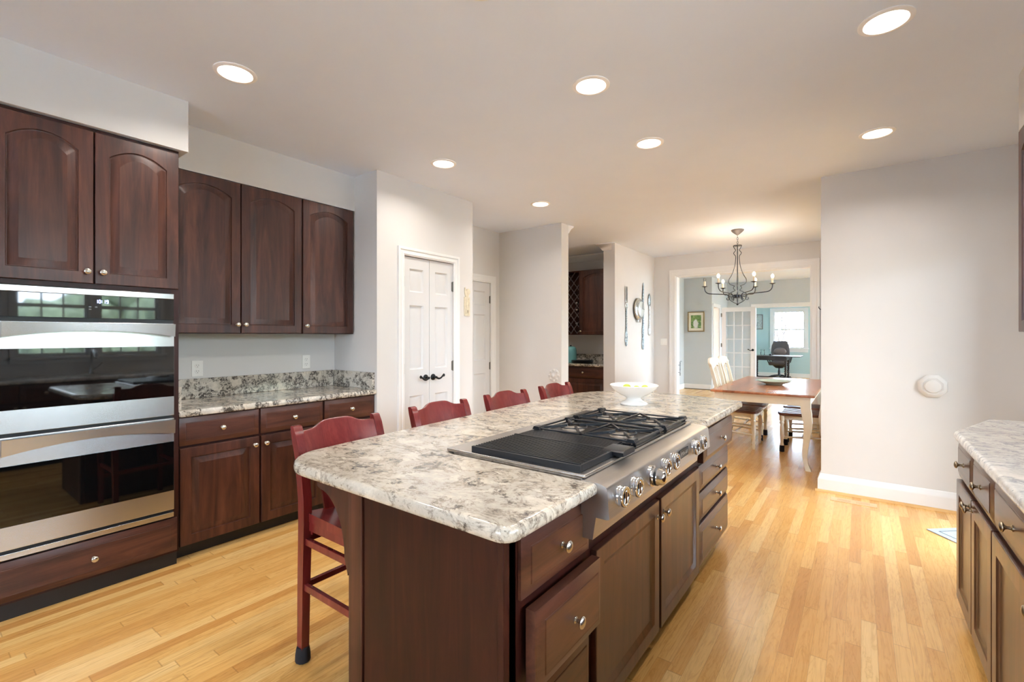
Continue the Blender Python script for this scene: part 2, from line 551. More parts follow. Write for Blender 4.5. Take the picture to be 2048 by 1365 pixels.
# ------------------------------------------------------------------ the room shell
H = 2.74
g = G().box(-8, -3.2, -0.1, 4.2, 20, 0)
struct('floor', g, m_floor)
g = G().box(-8, -3.2, H, 4.2, 8.3, H + 0.1)
struct('ceiling', g, m_ceil)
g = G().box(-8, 8.3, 2.82, 4.2, 20, 2.92)
struct('ceiling_living', g, m_ceil)

struct('wall_left', G().box(-4.0, -3.2, 0, -3.85, 3.55, H), m_wall)
struct('wall_left_bulkhead', G().box(-3.85, 1.073, 2.442, -3.545, 2.45, H), m_wall)
struct('wall_oven_soffit', G().box(-3.85, -3.0, 2.442, -3.195, 1.073, H), m_wall)

g = G()
g.box(-3.85, 2.45, 0, -3.335, 2.55, H)
g.box(-3.335, 2.45, 0, -3.235, 2.735, H).box(-3.335, 3.362, 0, -3.235, 3.65, H).box(-3.335, 2.735, 2.066, -3.235, 3.362, H)
g.box(-3.91, 3.55, 0, -3.335, 3.65, H)
struct('wall_pantry', g, m_wall)

g = G()
g.box(-4.03, 3.65, 0, -3.91, 3.95, H).box(-4.03, 4.766, 0, -3.91, 4.95, H).box(-4.03, 3.95, 2.046, -3.91, 4.766, H)
struct('wall_recess', g, m_wall)
struct('wall_hall', G().box(-6.6, 4.95, 0, -2.94, 5.12, H), m_wall)
struct('wall_butler_end', G().box(-6.7, 5.12, 0, -6.6, 7.34, H), m_wall)
struct('wall_butler_back', G().box(-6.6, 7.24, 0, -3.124, 7.34, H), m_wall)
struct('wall_dining_left', G().box(-3.124, 6.5, 0, -2.94, 8.15, H), m_wall)
g = G()
g.box(-4.2, 8.15, 0, -2.556, 8.3, 2.83).box(-0.59, 8.15, 0, 0.5, 8.3, 2.83).box(-2.556, 8.15, 2.378, -0.59, 8.3, 2.83)
struct('wall_back', g, m_wall)
struct('wall_right_partition', G().box(-0.28, 4.89, 0, 1.0, 5.03, H), m_wall)
# dining room right wall with a window opening
g = G()
g.box(0.35, 5.03, 0, 0.5, 5.55, H).box(0.35, 7.65, 0, 0.5, 8.15, H).box(0.35, 5.55, 0, 0.5, 7.65, 0.7).box(0.35, 5.55, 2.25, 0.5, 7.65, H)
struct('wall_dining_right', g, m_wall)
# kitchen right wall with three window openings over the sink
WY = [(0.10, 0.74), (0.84, 1.46), (1.55, 2.16)]
WZ = (1.12, 2.28)
g = G()
DY = (3.72, 4.70)
ys = [-3.2] + [v for p in WY for v in p] + [DY[0], DY[1], 5.03]
for i in range(0, len(ys), 2):
    g.box(1.0, ys[i], 0, 1.15, ys[i + 1], H)
for a, b in WY:
    g.box(1.0, a, 0, 1.15, b, WZ[0]).box(1.0, a, WZ[1], 1.15, b, H)
g.box(1.0, DY[0], 2.10, 1.15, DY[1], H)
struct('wall_right', g, m_wall)
struct('wall_right_bulkhead', G().box(0.672, 2.5, 2.442, 1.0, 3.6, H), m_wall)
# wall behind the camera with a glazed opening added to let in fill daylight
BX = (-2.3, -0.2)
BZ = (1.0, 2.15)
g = G()
g.box(-3.85, -3.2, 0, BX[0], -3.05, H).box(BX[1], -3.2, 0, 1.0, -3.05, H).box(BX[0], -3.2, BZ[1], BX[1], -3.05, H).box(BX[0], -3.2, 0, BX[1], -3.05, BZ[0])
struct('wall_front', g, m_wall)

# living room and office
struct('wall_living_left', G().box(-3.8, 8.3, 0, -3.66, 12.32, 2.82), m_living)
g = G()
g.box(-3.8, 12.32, 0, -2.98, 12.44, 2.82).box(-3.1, 12.44, 0, -2.98, 12.48, 2.82).box(-3.1, 13.06, 0, -2.98, 14.0, 2.82).box(-3.1, 12.48, 2.08, -2.98, 13.06, 2.82)
struct('wall_living_corner', g, m_living)
g = G()
g.box(-3.1, 14.0, 0, -2.275, 14.14, 2.82).box(-0.45, 14.0, 0, 4.2, 14.14, 2.82).box(-2.275, 14.0, 2.10, -0.45, 14.14, 2.82)
struct('wall_living_back', g, m_living)
g = G()
g.box(2.6, 8.3, 0, 2.75, 8.6, 2.82).box(2.6, 13.7, 0, 2.75, 14.0, 2.82).box(2.6, 8.6, 0, 2.75, 13.7, 0.2).box(2.6, 8.6, 2.5, 2.75, 13.7, 2.82)
struct('wall_living_right', g, m_living)
struct('wall_living_front', G().box(0.5, 8.15, 0, 2.75, 8.3, 2.82), m_living)
struct('wall_corridor', G().box(-4.6, 12.44, 0, -4.5, 14.3, 2.82), m_peach)
struct('wall_corridor_end', G().box(-4.5, 14.2, 0, -3.1, 14.3, 2.82), m_peach)
OWX, OWZ = (-2.33, -1.45), (0.95, 2.16)
OY = 17.65
g = G()
g.box(-3.2, OY, 0, OWX[0], OY + .15, 2.82).box(OWX[1], OY, 0, 0.9, OY + .15, 2.82)
g.box(OWX[0], OY, 0, OWX[1], OY + .15, OWZ[0]).box(OWX[0], OY, OWZ[1], OWX[1], OY + .15, 2.82)
struct('wall_office_back', g, m_office)
struct('wall_office_left', G().box(-3.3, 14.3, 0, -3.2, OY + .15, 2.82), m_office)
g = G()
g.box(0.8, 14.14, 0, 0.9, 14.5, 2.82).box(0.8, 17.3, 0, 0.9, OY, 2.82).box(0.8, 14.5, 0, 0.9, 17.3, 0.4).box(0.8, 14.5, 2.4, 0.9, 17.3, 2.82)
struct('wall_office_right', g, m_office)

# baseboards and shoe mouldings
def base_run(name, x0, y0, x1, y1, h=0.14, t=0.018):
    g = G()
    g.box(min(x0, x1), min(y0, y1), 0, max(x0, x1), max(y0, y1), h * 0.78)
    dx, dy = (0, 0)
    g.box(min(x0, x1), min(y0, y1), h * 0.78, max(x0, x1), max(y0, y1), h, 0.004)
    return struct(name, g, m_trim)
g = G()
bp = [(0, 0), (.024, 0), (.024, .105), (.020, .112), (.020, .122), (.013, .130), (.011, .142), (.006, .150), (0, .152)]
g.loops([[f(d, z) for d, z in bp] for f in (lambda d, z: (-.28 - d, 5.03, z), lambda d, z: (-.28 - d, 4.89 - d, z), lambda d, z: (1.0, 4.89 - d, z))])
struct('baseboard_right', g, m_trim)
g = G()
q = [(4.866 - 0.019 * math.cos(a), 0.019 * math.sin(a)) for a in [i * PI / 12 for i in range(7)]] + [(4.866, 0)]
g.prism(q, 'x', -0.322, 1.0)
struct('trim_1', g, m_shoe)
base_run('baseboard_pantry', -3.235, 2.45, -3.220, 2.66)
base_run('baseboard_pantry_far', -3.235, 3.482, -3.220, 3.65)
base_run('baseboard_hall', -3.91, 4.935, -2.94, 4.95)
base_run('baseboard_dining_left', -2.94, 6.5, -2.925, 8.15)
base_run('baseboard_back', -2.94, 8.135, -2.70, 8.15)
base_run('baseboard_living', -3.66, 12.305, -3.0, 12.32, 0.125)
base_run('baseboard_living_left', -3.66, 8.3, -3.645, 12.32, 0.125)
base_run('baseboard_office', -3.2, OY - 0.015, 0.8, OY, 0.13)
# little dark joint under the living room baseboard
g = G().box(-3.645, 12.288, 0, -2.97, 12.305, 0.012)
struct('trim_2', g, m_dark)
# crown moulding of the butler's pantry, wrapped round both wall ends
cp = [(0, -0.10), (0.012, -0.10), (0.02, -0.085), (0.05, -0.045), (0.085, -0.02), (0.092, -0.012), (0.092, 0), (0, 0)]
g = G()
g.prism([(7.24 - d, H + z) for d, z in cp], 'x', -6.6, -3.124)
# path round the stub: inner face, end face, with a mitred return on the dining side
def crown_path(path):
    rows = []
    for (x, y, nx, ny) in path:
        rows.append([(x + nx * d, y + ny * d, H + z) for d, z in cp])
    g.loops(rows)
crown_path([(-3.124, 7.24, -1, 0), (-3.124, 6.5, -1, -1), (-2.992, 6.5, 0.55, -1)])
crown_path([(-6.6, 5.12, 0, 1), (-2.94, 5.12, 0.25, 1)])
struct('trim_3', g, m_trim)

# ------------------------------------------------------------------ door and window joinery
def casing(name, w, h, cw=0.075, t=0.02, loc=(0, 0, 0), rz=0, legs=True, bottom=0):
    """casing round an opening w x h; local x along the wall, front towards -y"""
    pf = [(0, 0), (0, -t * .55), (cw * .10, -t * .55), (cw * .14, -t * .80), (cw * .32, -t * .80), (cw * .38, -t * .55), (cw * .62, -t * .60), (cw * .68, -t * .92), (cw * .76, -t), (cw, -t), (cw, 0)]
    rows = [[f(d, y) for d, y in pf] for f in (lambda d, y: (-d, y, bottom), lambda d, y: (-d, y, h + d), lambda d, y: (w + d, y, h + d), lambda d, y: (w + d, y, bottom))]
    g = G().loops(rows)
    return struct(name, g, m_trim, loc=loc, rot=(0, 0, rz))

R90, L90 = PI / 2, -PI / 2       # R90: front faces +X, local x runs +Y ; L90: front faces -X, local x runs -Y
casing('trim_4', 0.627, 2.066, 0.072, 0.022, (-3.235, 2.735, 0), R90)
casing('trim_5', 0.816, 2.046, 0.09, 0.02, (-3.91, 3.95, 0), R90)
casing('trim_6', 1.966, 2.378, 0.108, 0.022, (-2.556, 8.15, 0), 0)
g = G()
g.box(-2.557, 8.149, 0, -2.545, 8.301, 2.378).box(-0.602, 8.149, 0, -0.589, 8.301, 2.378).box(-2.545, 8.1495, 2.366, -0.602, 8.3005, 2.3779)
struct('trim_7', g, m_trim)
casing('trim_8', 0.58, 2.08, 0.085, 0.02, (-2.98, 12.48, 0), R90)
casing('trim_9', 1.825, 2.10, 0.105, 0.02, (-2.275, 14.0, 0), 0)
g = G().box(-3.10, 12.48, 0, -2.98, 12.50, 2.08).box(-3.10, 13.04, 0, -2.98, 13.06, 2.08)
struct('trim_10', g, m_trim)

def panel_door(g, w, h, panels, t=0.035, stile=0.1, x0=0):
    g.box(x0, 0, 0, x0 + w, t * 0.5, h)
    zs = [0] + [v for p in panels for v in p] + [h]
    g.box(x0, -t * .5, 0, x0 + stile, 0.001, h).box(x0 + w - stile, -t * .5, 0, x0 + w, 0.001, h)
    for i in range(0, len(zs), 2):
        g.box(x0 + stile, -t * .5, zs[i], x0 + w - stile, 0.001, zs[i + 1])
    for a, b in panels:
        pw, ph = w - 2 * stile, b - a
        y = -t * .5
        g.quad_board(pw, ph, 0, [(0, y, 0), (0.010, y + .013, 0), (0.020, y + .0135, 0), (0.052, y + .004, 0)], K=2, x0=x0 + stile, z0=a, cap0=False)

def lever(parent, x, z, y, sgn, name='door_handle'):
    g = G()
    g.lathe([(0.030, y), (0.030, y - .006), (0.024, y - .012), (0.011, y - .014), (0.010, y - .045), (0.012, y - .05)], (x, 0, z), 'y', 18)
    pts = []
    for i in range(13):
        u = i / 12
        pts.append((x + sgn * 0.10 * u, y - .046, z - 0.012 * math.sin(u * PI * 1.3) * 1.2 + (0.012 * max(0, u - .7) / .3)))
    cx, cz = pts[-1][0] - sgn * .004, pts[-1][2] - .010
    for i in range(1, 8):
        a = PI / 2 - sgn * 0 + i * PI / 5
        pts.append((cx + sgn * .010 * math.sin(i * PI / 4.5), y - .046, cz + .010 * math.cos(i * PI / 4.5)))
    g.tube(pts, [0.010 - 0.005 * i / len(pts) for i in range(len(pts))], 8)
    return mesh_obj(name, g, m_lever, parent)

def hinge(parent, x, z, y, h=0.09):
    g = G()
    g.box(x - .016, y - .003, z - h / 2, x + .016, y, z + h / 2)
    g.lathe([(0.006, z - h / 2 - .006), (0.006, z + h / 2 + .006)], (x, y - .004, 0), 'z', 10)
    return mesh_obj('hinge', g, m_hinge, parent)

# pantry double door (two leaves)
leafw = 0.309
for i in range(2):
    r = struct_root('door_%d' % (i + 1), (-3.262, 2.738 + i * (leafw + 0.004), 0.008), R90)
    g = G()
    panel_door(g, leafw, 2.052, [(0.22, 0.80), (1.04, 1.62), (1.74, 1.95)], stile=0.072)
    mesh_obj('door_leaf', g, m_door, r)
    lever(r, leafw - .045 if i == 0 else .045, 0.955, -0.0175, -1 if i == 0 else 1)
    for z in (0.25, 1.05, 1.83):
        hinge(r, -0.002 if i == 0 else leafw + .002, z, -0.0175)
# passage door in the recess
r = struct_root('door_3', (-3.94, 3.955, 0.008), R90)
g = G()
for x0, w_ in ((0, 0.404), (0.404, 0.404)):
    panel_door(g, w_, 2.034, [(0.22, 0.86), (1.03, 1.62), (1.74, 1.92)], stile=0.09, x0=x0)
mesh_obj('door_leaf', g, m_door, r)
for z in (0.95, 1.82):
    hinge(r, 0.812, z, -0.0175)
# French door swung open in the living room
r = struct_root('door_4', (-2.905, 13.03, 0.01), 0)
FW, FH = 0.79, 2.07
g = G()
g.box(0, -.02, 0, .10, .02, FH).box(FW - .11, -.02, 0, FW, .02, FH).box(.10, -.02, 0, FW - .11, .02, .20).box(.10, -.02, FH - .11, FW - .11, .02, FH)
for k in range(1, 3):
    x = .10 + (FW - .21) * k / 3
    g.box(x - .012, -.014, .20, x + .012, .014, FH - .11)
for k in range(1, 5):
    z = .20 + (FH - .31) * k / 5
    g.box(.10, -.0125, z - .012, FW - .11, .0125, z + .012)
mesh_obj('door_leaf', g, m_door, r)
mesh_obj('glass', G().box(.10, -.003, .20, FW - .11, .003, FH - .11), m_glass, r)
lever(r, FW - .06, 0.985, -0.02, -1)
for z in (0.28, 1.10, 1.88):
    hinge(r, -.005, z, -.02)

def window(name, w, h, nx, nz, loc, rz, cas=0.085, sash=True, sill=True, front=True, t=0.15):
    r = struct_root(name, loc, rz)
    g = G()
    fr = 0.035
    y0, y1 = 0.05, 0.09
    g.box(0, y0, 0, fr, y1, h).box(w - fr, y0, 0, w, y1, h).box(fr, y0, 0, w - fr, y1, fr).box(fr, y0, h - fr, w - fr, y1, h)
    if sash:
        g.box(fr, y0 - .01, h / 2 - .02, w - fr, y1, h / 2 + .02)
    mesh_obj('window_frame', g, m_trim, r)
    g = G()
    for k in range(1, nx):
        x = fr + (w - 2 * fr) * k / nx
        g.box(x - .008, y0 + .008, fr, x + .008, y1 - .008, h - fr)
    for k in range(1, nz):
        z = h * k / nz
        if sash and abs(z - h / 2) < .01: continue
        g.box(fr, y0 + .010, z - .008, w - fr, y1 - .010, z + .008)
    mesh_obj('muntins', g, m_trim, r)
    mesh_obj('glass', G().box(fr, .068, fr, w - fr, .072, h - fr), m_glass, r)
    g = G()
    c = cas
    g.box(-c, -.02, -.0, 0, 0, h + c).box(w, -.02, 0, w + c, 0, h + c).box(0, -.02, h, w, 0, h + c)
    g.box(0.0005, 0, 0, .012, .05, h).box(w - .012, 0, 0, w - .0005, .05, h).box(0, 0, h - .012, w, .05, h)
    if sill:
        g.box(-c - .02, -.05, -.03, w + c + .02, .05, 0, .004).box(-c, -.018, -.03 - c, w + c, 0, -.03)
    mesh_obj('window_casing', g, m_trim, r)
    return r
for i, (a, b) in enumerate(WY):
    window('window_%d' % (i + 1), b - a, WZ[1] - WZ[0], 3, 4, (1.0, b, WZ[0]), L90, cas=0.045)
window('window_4', OWX[1] - OWX[0], OWZ[1] - OWZ[0], 4, 4, (OWX[0], OY, OWZ[0]), 0, cas=0.10)
window('window_5', 2.1, 1.55, 6, 4, (0.35, 7.65, 0.7), L90)
window('window_6', 5.1, 2.3, 8, 3, (2.6, 13.7, 0.2), L90)  # unseen window, enlarged to bring more daylight into the living room
window('window_7', 2.8, 2.0, 4, 4, (0.8, 17.3, 0.4), L90)  # unseen side window added to brighten the office
window('window_8', BX[1] - BX[0], BZ[1] - BZ[0], 8, 4, (BX[1], -3.05, BZ[0]), PI)  # unseen window added as soft fill from behind the camera
bw_ = BX[1] - BX[0]
# glazed outside door in the right wall, past the end of the counter
r = struct_root('door_5', (1.0, DY[1], 0.0), L90)
g = G()
dw_ = DY[1] - DY[0]
g.box(0, .04, 0.01, .10, .09, 2.10).box(dw_ - .10, .04, 0.01, dw_, .09, 2.10).box(.10, .04, 0.01, dw_ - .10, .09, .16).box(.10, .04, 2.0, dw_ - .10, .09, 2.10)
mesh_obj('door_leaf', g, m_door, r)
mesh_obj('glass', G().box(.10, .062, .16, dw_ - .10, .066, 2.0), m_glass, r)
casing('trim_11', dw_, 2.10, 0.075, 0.02, (1.0, DY[1], 0), L90)

def portal(loc, rz, w, h):
    d = bpy.data.lights.new('daylight_portal', 'AREA')
    d.shape = 'RECTANGLE'; d.size = w; d.size_y = h
    d.cycles.is_portal = True
    o = bpy.data.objects.new('daylight_portal', d); C.objects.link(o)
    o.location = loc; o.rotation_euler = (PI / 2, 0, rz)
    return o
portal((1.13, 1.13, 1.70), PI / 2, 2.2, 1.2)
portal(((BX[0] + BX[1]) / 2, -3.15, (BZ[0] + BZ[1]) / 2), 0, bw_, BZ[1] - BZ[0])
portal((1.13, (DY[0] + DY[1]) / 2, 1.05), PI / 2, DY[1] - DY[0], 2.1)
portal((0.48, 6.6, 1.475), PI / 2, 2.1, 1.55)
portal((2.73, 11.15, 1.35), PI / 2, 5.1, 2.3)
portal((-1.89, OY + .13, 1.55), PI, .9, 1.25)
portal((0.88, 15.9, 1.4), PI / 2, 2.8, 2.0)

# ------------------------------------------------------------------ cabinet parts
def knob_g(r=0.016):
    return G().lathe([(0.010, 0), (0.010, -.003), (0.0055, -.006), (0.005, -.014), (0.008, -.019), (r * .93, -.022), (r, -.025), (r * .86, -.029), (r * .45, -.0315), (0.0005, -.032)], ax='y', seg=18)
def knob(parent, x, z, y, mat=None, r=0.016):
    return mesh_obj('knob', knob_g(r), mat or m_nickel, parent, (x, y, z))

def cab_door(root, x, z, w, h, kx=None, kz=None, arch=0.0, t=0.021, mat=None, kmat=None, flat=False, y=0.0, st=0.058):
    g = G()
    if flat:
        steps = [(0, 0, 0), (0, -t + .003, 0), (.003, -t, 0), (st, -t, 1), (st + .004, -t + .004, 1), (st + .022, -t + .010, 1)]
    else:
        steps = [(0, 0, 0), (0, -t + .003, 0), (.003, -t, 0), (st, -t, 1), (st + .003, -t + .009, 1), (st + .009, -t + .011, 1), (st + .042, -t + .0005, 1), (st + .044, -t - .0005, 1)]
    g.quad_board(w, h, 0, steps, arch)
    d = mesh_obj('door', g, mat or m_wz, root, (x, y, z))
    if kx is not None: knob(d, kx - x, kz - z, -t, kmat)
    return d

def cab_drawer(root, x, z, w, h, t=0.02, mat=None, kmat=None, y=0.0, kn=True, plain_=False):
    g = G()
    i = min(0.030, h * .22)
    g.quad_board(w, h, 0, [(0, 0, 0), (0, -t * .45, 0), (.004, -t * .55, 0), (i, -t * .92, 0), (i + .003, -t * .85, 0), (i + .006, -t, 0)], 0, K=2)
    d = mesh_obj('drawer', g, mat or m_wx, root, (x, y, z))
    if kn: knob(d, w / 2, h / 2, -t, kmat)
    return d

def carcass(root, w, d, z0, z1, toe=True, mat=None, y=0.0):
    """closed box with face at y, toe kick recess below"""
    g = G().box(0, y, z0, w, d, z1)
    b = mesh_obj('cabinet_body', g, mat or m_wbody, root)
    if toe:
        g = G().box(0.0, y + 0.06, 0, w, d, z0)
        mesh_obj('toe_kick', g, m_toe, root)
    return b

# ------------------------------------------------------------------ oven tower
TX = -3.225
tw = thing('oven_tower_cabinet', 'tall dark cherry cabinet built round the stainless double oven', 'cabinet', (TX, 0.265, 0), R90)
TW = 0.768
g = G()
g.box(0, 0, 0.085, .035, .62, 2.438).box(TW - .035, 0, 0.085, TW, .62, 2.438)
g.box(.035, 0, 0.085, TW - .035, .62, .29).box(.035, 0, 1.60, TW - .035, .62, 2.438).box(.035, .60, .29, TW - .035, .62, 1.60)
mesh_obj('cabinet_body', g, m_wbody, tw)
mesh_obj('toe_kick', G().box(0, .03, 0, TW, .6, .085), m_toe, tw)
cab_door(tw, .010, 1.625, .373, .792, .355, 1.685, arch=.055)
cab_door(tw, .389, 1.625, .373, .792, .418, 1.685, arch=.055)
cab_drawer(tw, .010, .098, TW - .020, .190)
# scuffs on the low drawer are in its finish

ov = thing('double_wall_oven', 'stainless steel double wall oven with black glass doors and glowing clock', 'oven', (TX, 0.303, 0.295), R90)
OW = 0.70
oz = 0.295
g = G().box(0.004, .002, .012, OW - .004, .55, 1.300)
g.box(0, -.004, 0.0, OW, .002, 1.303)
mesh_obj('oven_body', g, m_gap, ov)
mesh_obj('trim_strip', G().box(0, -.022, 1.270, OW, -.004, 1.300, .002), m_steel_o, ov, None)
mesh_obj('control_panel', G().box(0.0, -.020, 1.150, OW, -.004, 1.269, .001), m_glassblk, ov)
mesh_obj('trim_strip', G().box(0, -.022, .006, OW, -.004, .034, .002), m_steel_o, ov)
def seg_digits(parent, txt, x, z, h, y):
    SEG = {'0': 'abcdef', '1': 'bc', '2': 'abged', '9': 'abcdfg', ':': ':'}
    g = G(); w = h * .5; t_ = h * .13
    for ch in txt:
        if ch == ':':
            for zz in (.3, .7): g.box(x, y - .001, z + h * zz - t_ / 2, x + t_, y, z + h * zz + t_ / 2)
            x += t_ * 2.2; continue
        for s in SEG[ch]:
            bx = {'a': (t_, h - t_, w - t_, h), 'd': (t_, 0, w - t_, t_), 'g': (t_, h / 2 - t_ / 2, w - t_, h / 2 + t_ / 2),
                  'f': (0, h / 2, t_, h - t_ / 2), 'b': (w - t_, h / 2, w, h - t_ / 2), 'e': (0, t_ / 2, t_, h / 2), 'c': (w - t_, t_ / 2, w, h / 2)}[s]
            g.box(x + bx[0], y - .001, z + bx[1], x + bx[2], y, z + bx[3])
        x += w + t_ * 1.3
    return mesh_obj('clock_digits', g, m_led, parent)
seg_digits(ov, '10:19', .352, 1.228, .019, -.0205)
g = G()
for (x, z) in ((.326, 1.205), (.350, 1.205), (.326, 1.193)):
    g.box(x, -.0206, z, x + .010, -.0200, z + .006)
mesh_obj('buttons', g, plain('button_grey', (96, 100, 102), 0.4), ov)
g = G().box(0, -.012, 1.130, OW, -.004, 1.149)
mesh_obj('vent_slot', g, m_gap, ov)
def oven_door(z_top, z_p, z_g, z_bot, hb):
    d = mesh_obj('oven_door', G().box(0.002, -.034, z_bot, OW - .002, -.005, z_top, .003), m_steel_o, ov)
    mesh_obj('door_glass', G().box(0.004, -.0355, z_g, OW - .004, -.0338, z_p), m_glassblk, d)
    # handle: straight top edge, bowed lower edge
    N = 20
    top, bot = z_top - .004, z_top - hb
    f = []
    for y in (-.088, -.062):
        lean = .007 if y < -.08 else 0
        lp = [(.012, y, top), (OW - .012, y, top)]
        for k in range(N + 1):
            u = 1 - k / N
            lp.append((.012 + (OW - .024) * u, y + lean, bot + (hb * .42) * (1 - (2 * u - 1) ** 2)))
        f.append(lp)
    hg = G().loops(f)
    for x in (.012, OW - .052):
        hg.box(x, -.064, bot + .006, x + .04, -.033, top - .002)
    mesh_obj('handle', hg, m_steel_o, d)
oven_door(1.423 - oz, 1.292 - oz, 1.003 - oz, .893 - oz, .075)
oven_door(.877 - oz, .742 - oz, .459 - oz, .348 - oz, .082)

# ------------------------------------------------------------------ left base cabinets
LX = -3.27
b1 = thing('base_cabinet', 'dark cherry double base cabinet left of the pair, beside the oven tower', 'cabinet', (LX, 1.040, 0), R90)
carcass(b1, 0.942, .575, .085, .864)
cab_drawer(b1, .008, .690, .459, .168); cab_drawer(b1, .481, .690, .455, .168)
cab_door(b1, .008, .090, .459, .586, .435, .625); cab_door(b1, .481, .090, .455, .586, .508, .625)
b2 = thing('base_cabinet', 'narrow dark cherry base cabinet in the corner against the pantry wall', 'cabinet', (LX, 1.984, 0), R90)
carcass(b2, 0.464, .575, .085, .864)
cab_drawer(b2, .008, .690, .446, .168); cab_door(b2, .008, .090, .446, .586, .035, .625)

def offset_poly(poly, d):
    """move a CCW polygon inwards by d"""
    n = len(poly); out = []
    for i in range(n):
        p0, p1, p2 = Vector(poly[i - 1]), Vector(poly[i]), Vector(poly[(i + 1) % n])
        e1, e2 = (p1 - p0).normalized(), (p2 - p1).normalized()
        n1, n2 = Vector((-e1.y, e1.x)), Vector((-e2.y, e2.x))
        m = (n1 + n2)
        m = m / max(m.dot(n1), 0.3) if m.length > 1e-6 else n1
        out.append(tuple(p1 + m * d))
    return out
def slab(poly, z0, z1, r):
    t = z1 - z0
    lv = [(r * .55, z0), (r * .12, z0 + t * .12), (0, z0 + t * .34), (0, z0 + t * .58), (r * .16, z0 + t * .80), (r * .5, z0 + t * .94), (r, z1)]
    return G().loops([[(x, y, z) for x, y in offset_poly(poly, d)] for d, z in lv])
ct = thing('countertop', 'speckled granite countertop on the left cherry base cabinets', 'countertop', (0, 0, 0))
g = slab([(-3.849, 1.040), (-3.238, 1.040), (-3.238, 2.449), (-3.849, 2.449)], .865, .905, .012)
mesh_obj('worktop', g, m_gran2, ct)
g = G().box(-3.849, 1.04, .9055, -3.825, 2.425, 1.045, .003).box(-3.825, 2.425, .9055, -3.262, 2.449, 1.045, .003)
g.box(-3.825, 1.037, .9055, -3.262, 1.060, 1.045, .003)
mesh_obj('backsplash', g, m_gran2, ct)

# upper cabinets on the left wall
u1 = thing('wall_cabinet', 'dark cherry wall cabinet with two arched doors, next to the oven tower', 'wall cabinet', (-3.56, 1.055, 1.368), R90)
carcass(u1, .917, .288, 0, 1.072, False)
cab_door(u1, .006, .004, .450, 1.064, .434, .064, arch=.055)
cab_door(u1, .463, .004, .448, 1.064, .486, .064, arch=.055)
u2 = thing('wall_cabinet', 'dark cherry wall cabinet with one arched door, in the pantry wall corner', 'wall cabinet', (-3.56, 1.973, 1.368), R90)
carcass(u2, .472, .288, 0, 1.072, False)
cab_door(u2, .005, .004, .455, 1.064, .030, .064, arch=.055)

def outlet(label, loc, rz, group='duplex outlets above the left counter'):
    o = thing('wall_outlet', label, 'outlet', loc, rz, group)
    mesh_obj('cover_plate', G().box(-.036, -.006, -.058, .036, 0, .058, .003), m_plastic, o)
    for z in (-.021, .021):
        p = mesh_obj('receptacle', G().lathe([(.0165, -.006), (.0165, -.008), (.015, -.0085)], (0, 0, z), 'y', 20), m_plastic, o)
        mesh_obj('slots', G().box(-.0075, -.0092, z + .000, -.0055, -.008, z + .008).box(.0055, -.0092, z, .0075, -.008, z + .008).box(-.002, -.0092, z - .010, .002, -.008, z - .006), m_slot, p)
    return o
outlet('white duplex wall outlet nearest the oven, above the left backsplash', (-3.85, 1.348, 1.115), R90)
outlet('white duplex wall outlet nearest the pantry corner, above the backsplash', (-3.85, 2.176, 1.128), R90)

# ------------------------------------------------------------------ island
IX = -0.72
isl = thing('kitchen_island_base', 'dark brown wooden island base with drawers and doors under granite top', 'kitchen island', (0, 0, 0))
g = G()
g.box(-1.30, .955, .09, -.722, 1.378, .864).box(-1.30, 2.655, .09, -.722, 3.36, .864)
g.box(-1.30, 1.378, .09, -.722, 2.655, .70).box(-1.30, 1.378, .70, -1.27, 2.655, .864)
mesh_obj('cabinet_body', g, m_wbody, isl)
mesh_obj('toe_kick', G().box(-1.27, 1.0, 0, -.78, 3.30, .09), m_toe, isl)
# end panel, edge strips and corner post on the near end
mesh_obj('end_panel', G().box(-1.30, .935, 0, -.742, .955, .864), m_wbody, isl)
mesh_obj('corner_stile', G().box(-.742, .932, 0, -.722, .985, .864, .002), m_wbody, isl)
mesh_obj('back_panel', G().box(-1.376, .96, 0, -1.30, 3.36, .864), m_wbody, isl)
g = G().box(-1.378, .928, 0, -1.306, .96, .864, .004)
mesh_obj('corner_post', g, m_wz, isl)
def corbel(y0, y1, name='corbel'):
    pts = [(-1.378, .864), (-1.378, .560), (-1.384, .545)]
    for i in range(13):
        a = i / 12 * PI / 2
        pts.append((-1.553 + .15 * math.cos(a), .60 + .205 * math.sin(a)))
    pts += [(-1.570, .812), (-1.574, .864)]
    return mesh_obj(name, G().prism(pts[::-1], 'y', y0, y1), m_wz, isl)
corbel(.930, .965); corbel(3.32, 3.355)
# drawers and doors directly under the island root, each turned to face the aisle
def isl_drawer(y, z, w, h, out=0.0):
    g = G(); t = .022; i = min(.030, h * .22)
    g.quad_board(w, h, 0, [(0, .02 if out else 0, 0), (0, -t * .45, 0), (.004, -t * .55, 0), (i, -t * .92, 0), (i + .003, -t * .85, 0), (i + .006, -t, 0)], 0, K=2)
    d = mesh_obj('drawer', g, m_sx, isl, (IX + out, y, z), (0, 0, R90))
    knob(d, w / 2, h / 2 if h > .14 else h / 2, -t, None, .0175)
    return d
def isl_door(y, z, w, h, kx):
    g = G(); t = .022; st = .055
    g.quad_board(w, h, 0, [(0, 0, 0), (0, -t + .003, 0), (.003, -t, 0), (st, -t, 0), (st + .004, -t + .003, 0), (st + .024, -t + .012, 0), (st + .026, -t + .012, 0)], 0, K=2)
    d = mesh_obj('door', g, m_sz, isl, (IX, y, z), (0, 0, R90))
    knob(d, kx, h - .065, -t, None, .0175)
isl_drawer(.990, .660, .378, .168)
isl_drawer(1.005, .425, .375, .212, .035)
isl_drawer(.990, .100, .378, .300)
isl_door(1.402, .075, .598, .568, .570)
isl_door(2.024, .075, .598, .568, .030)
isl_drawer(2.668, .655, .690, .172, .020)
isl_drawer(2.650, .500, .676, .138)
isl_drawer(2.650, .335, .676, .150)
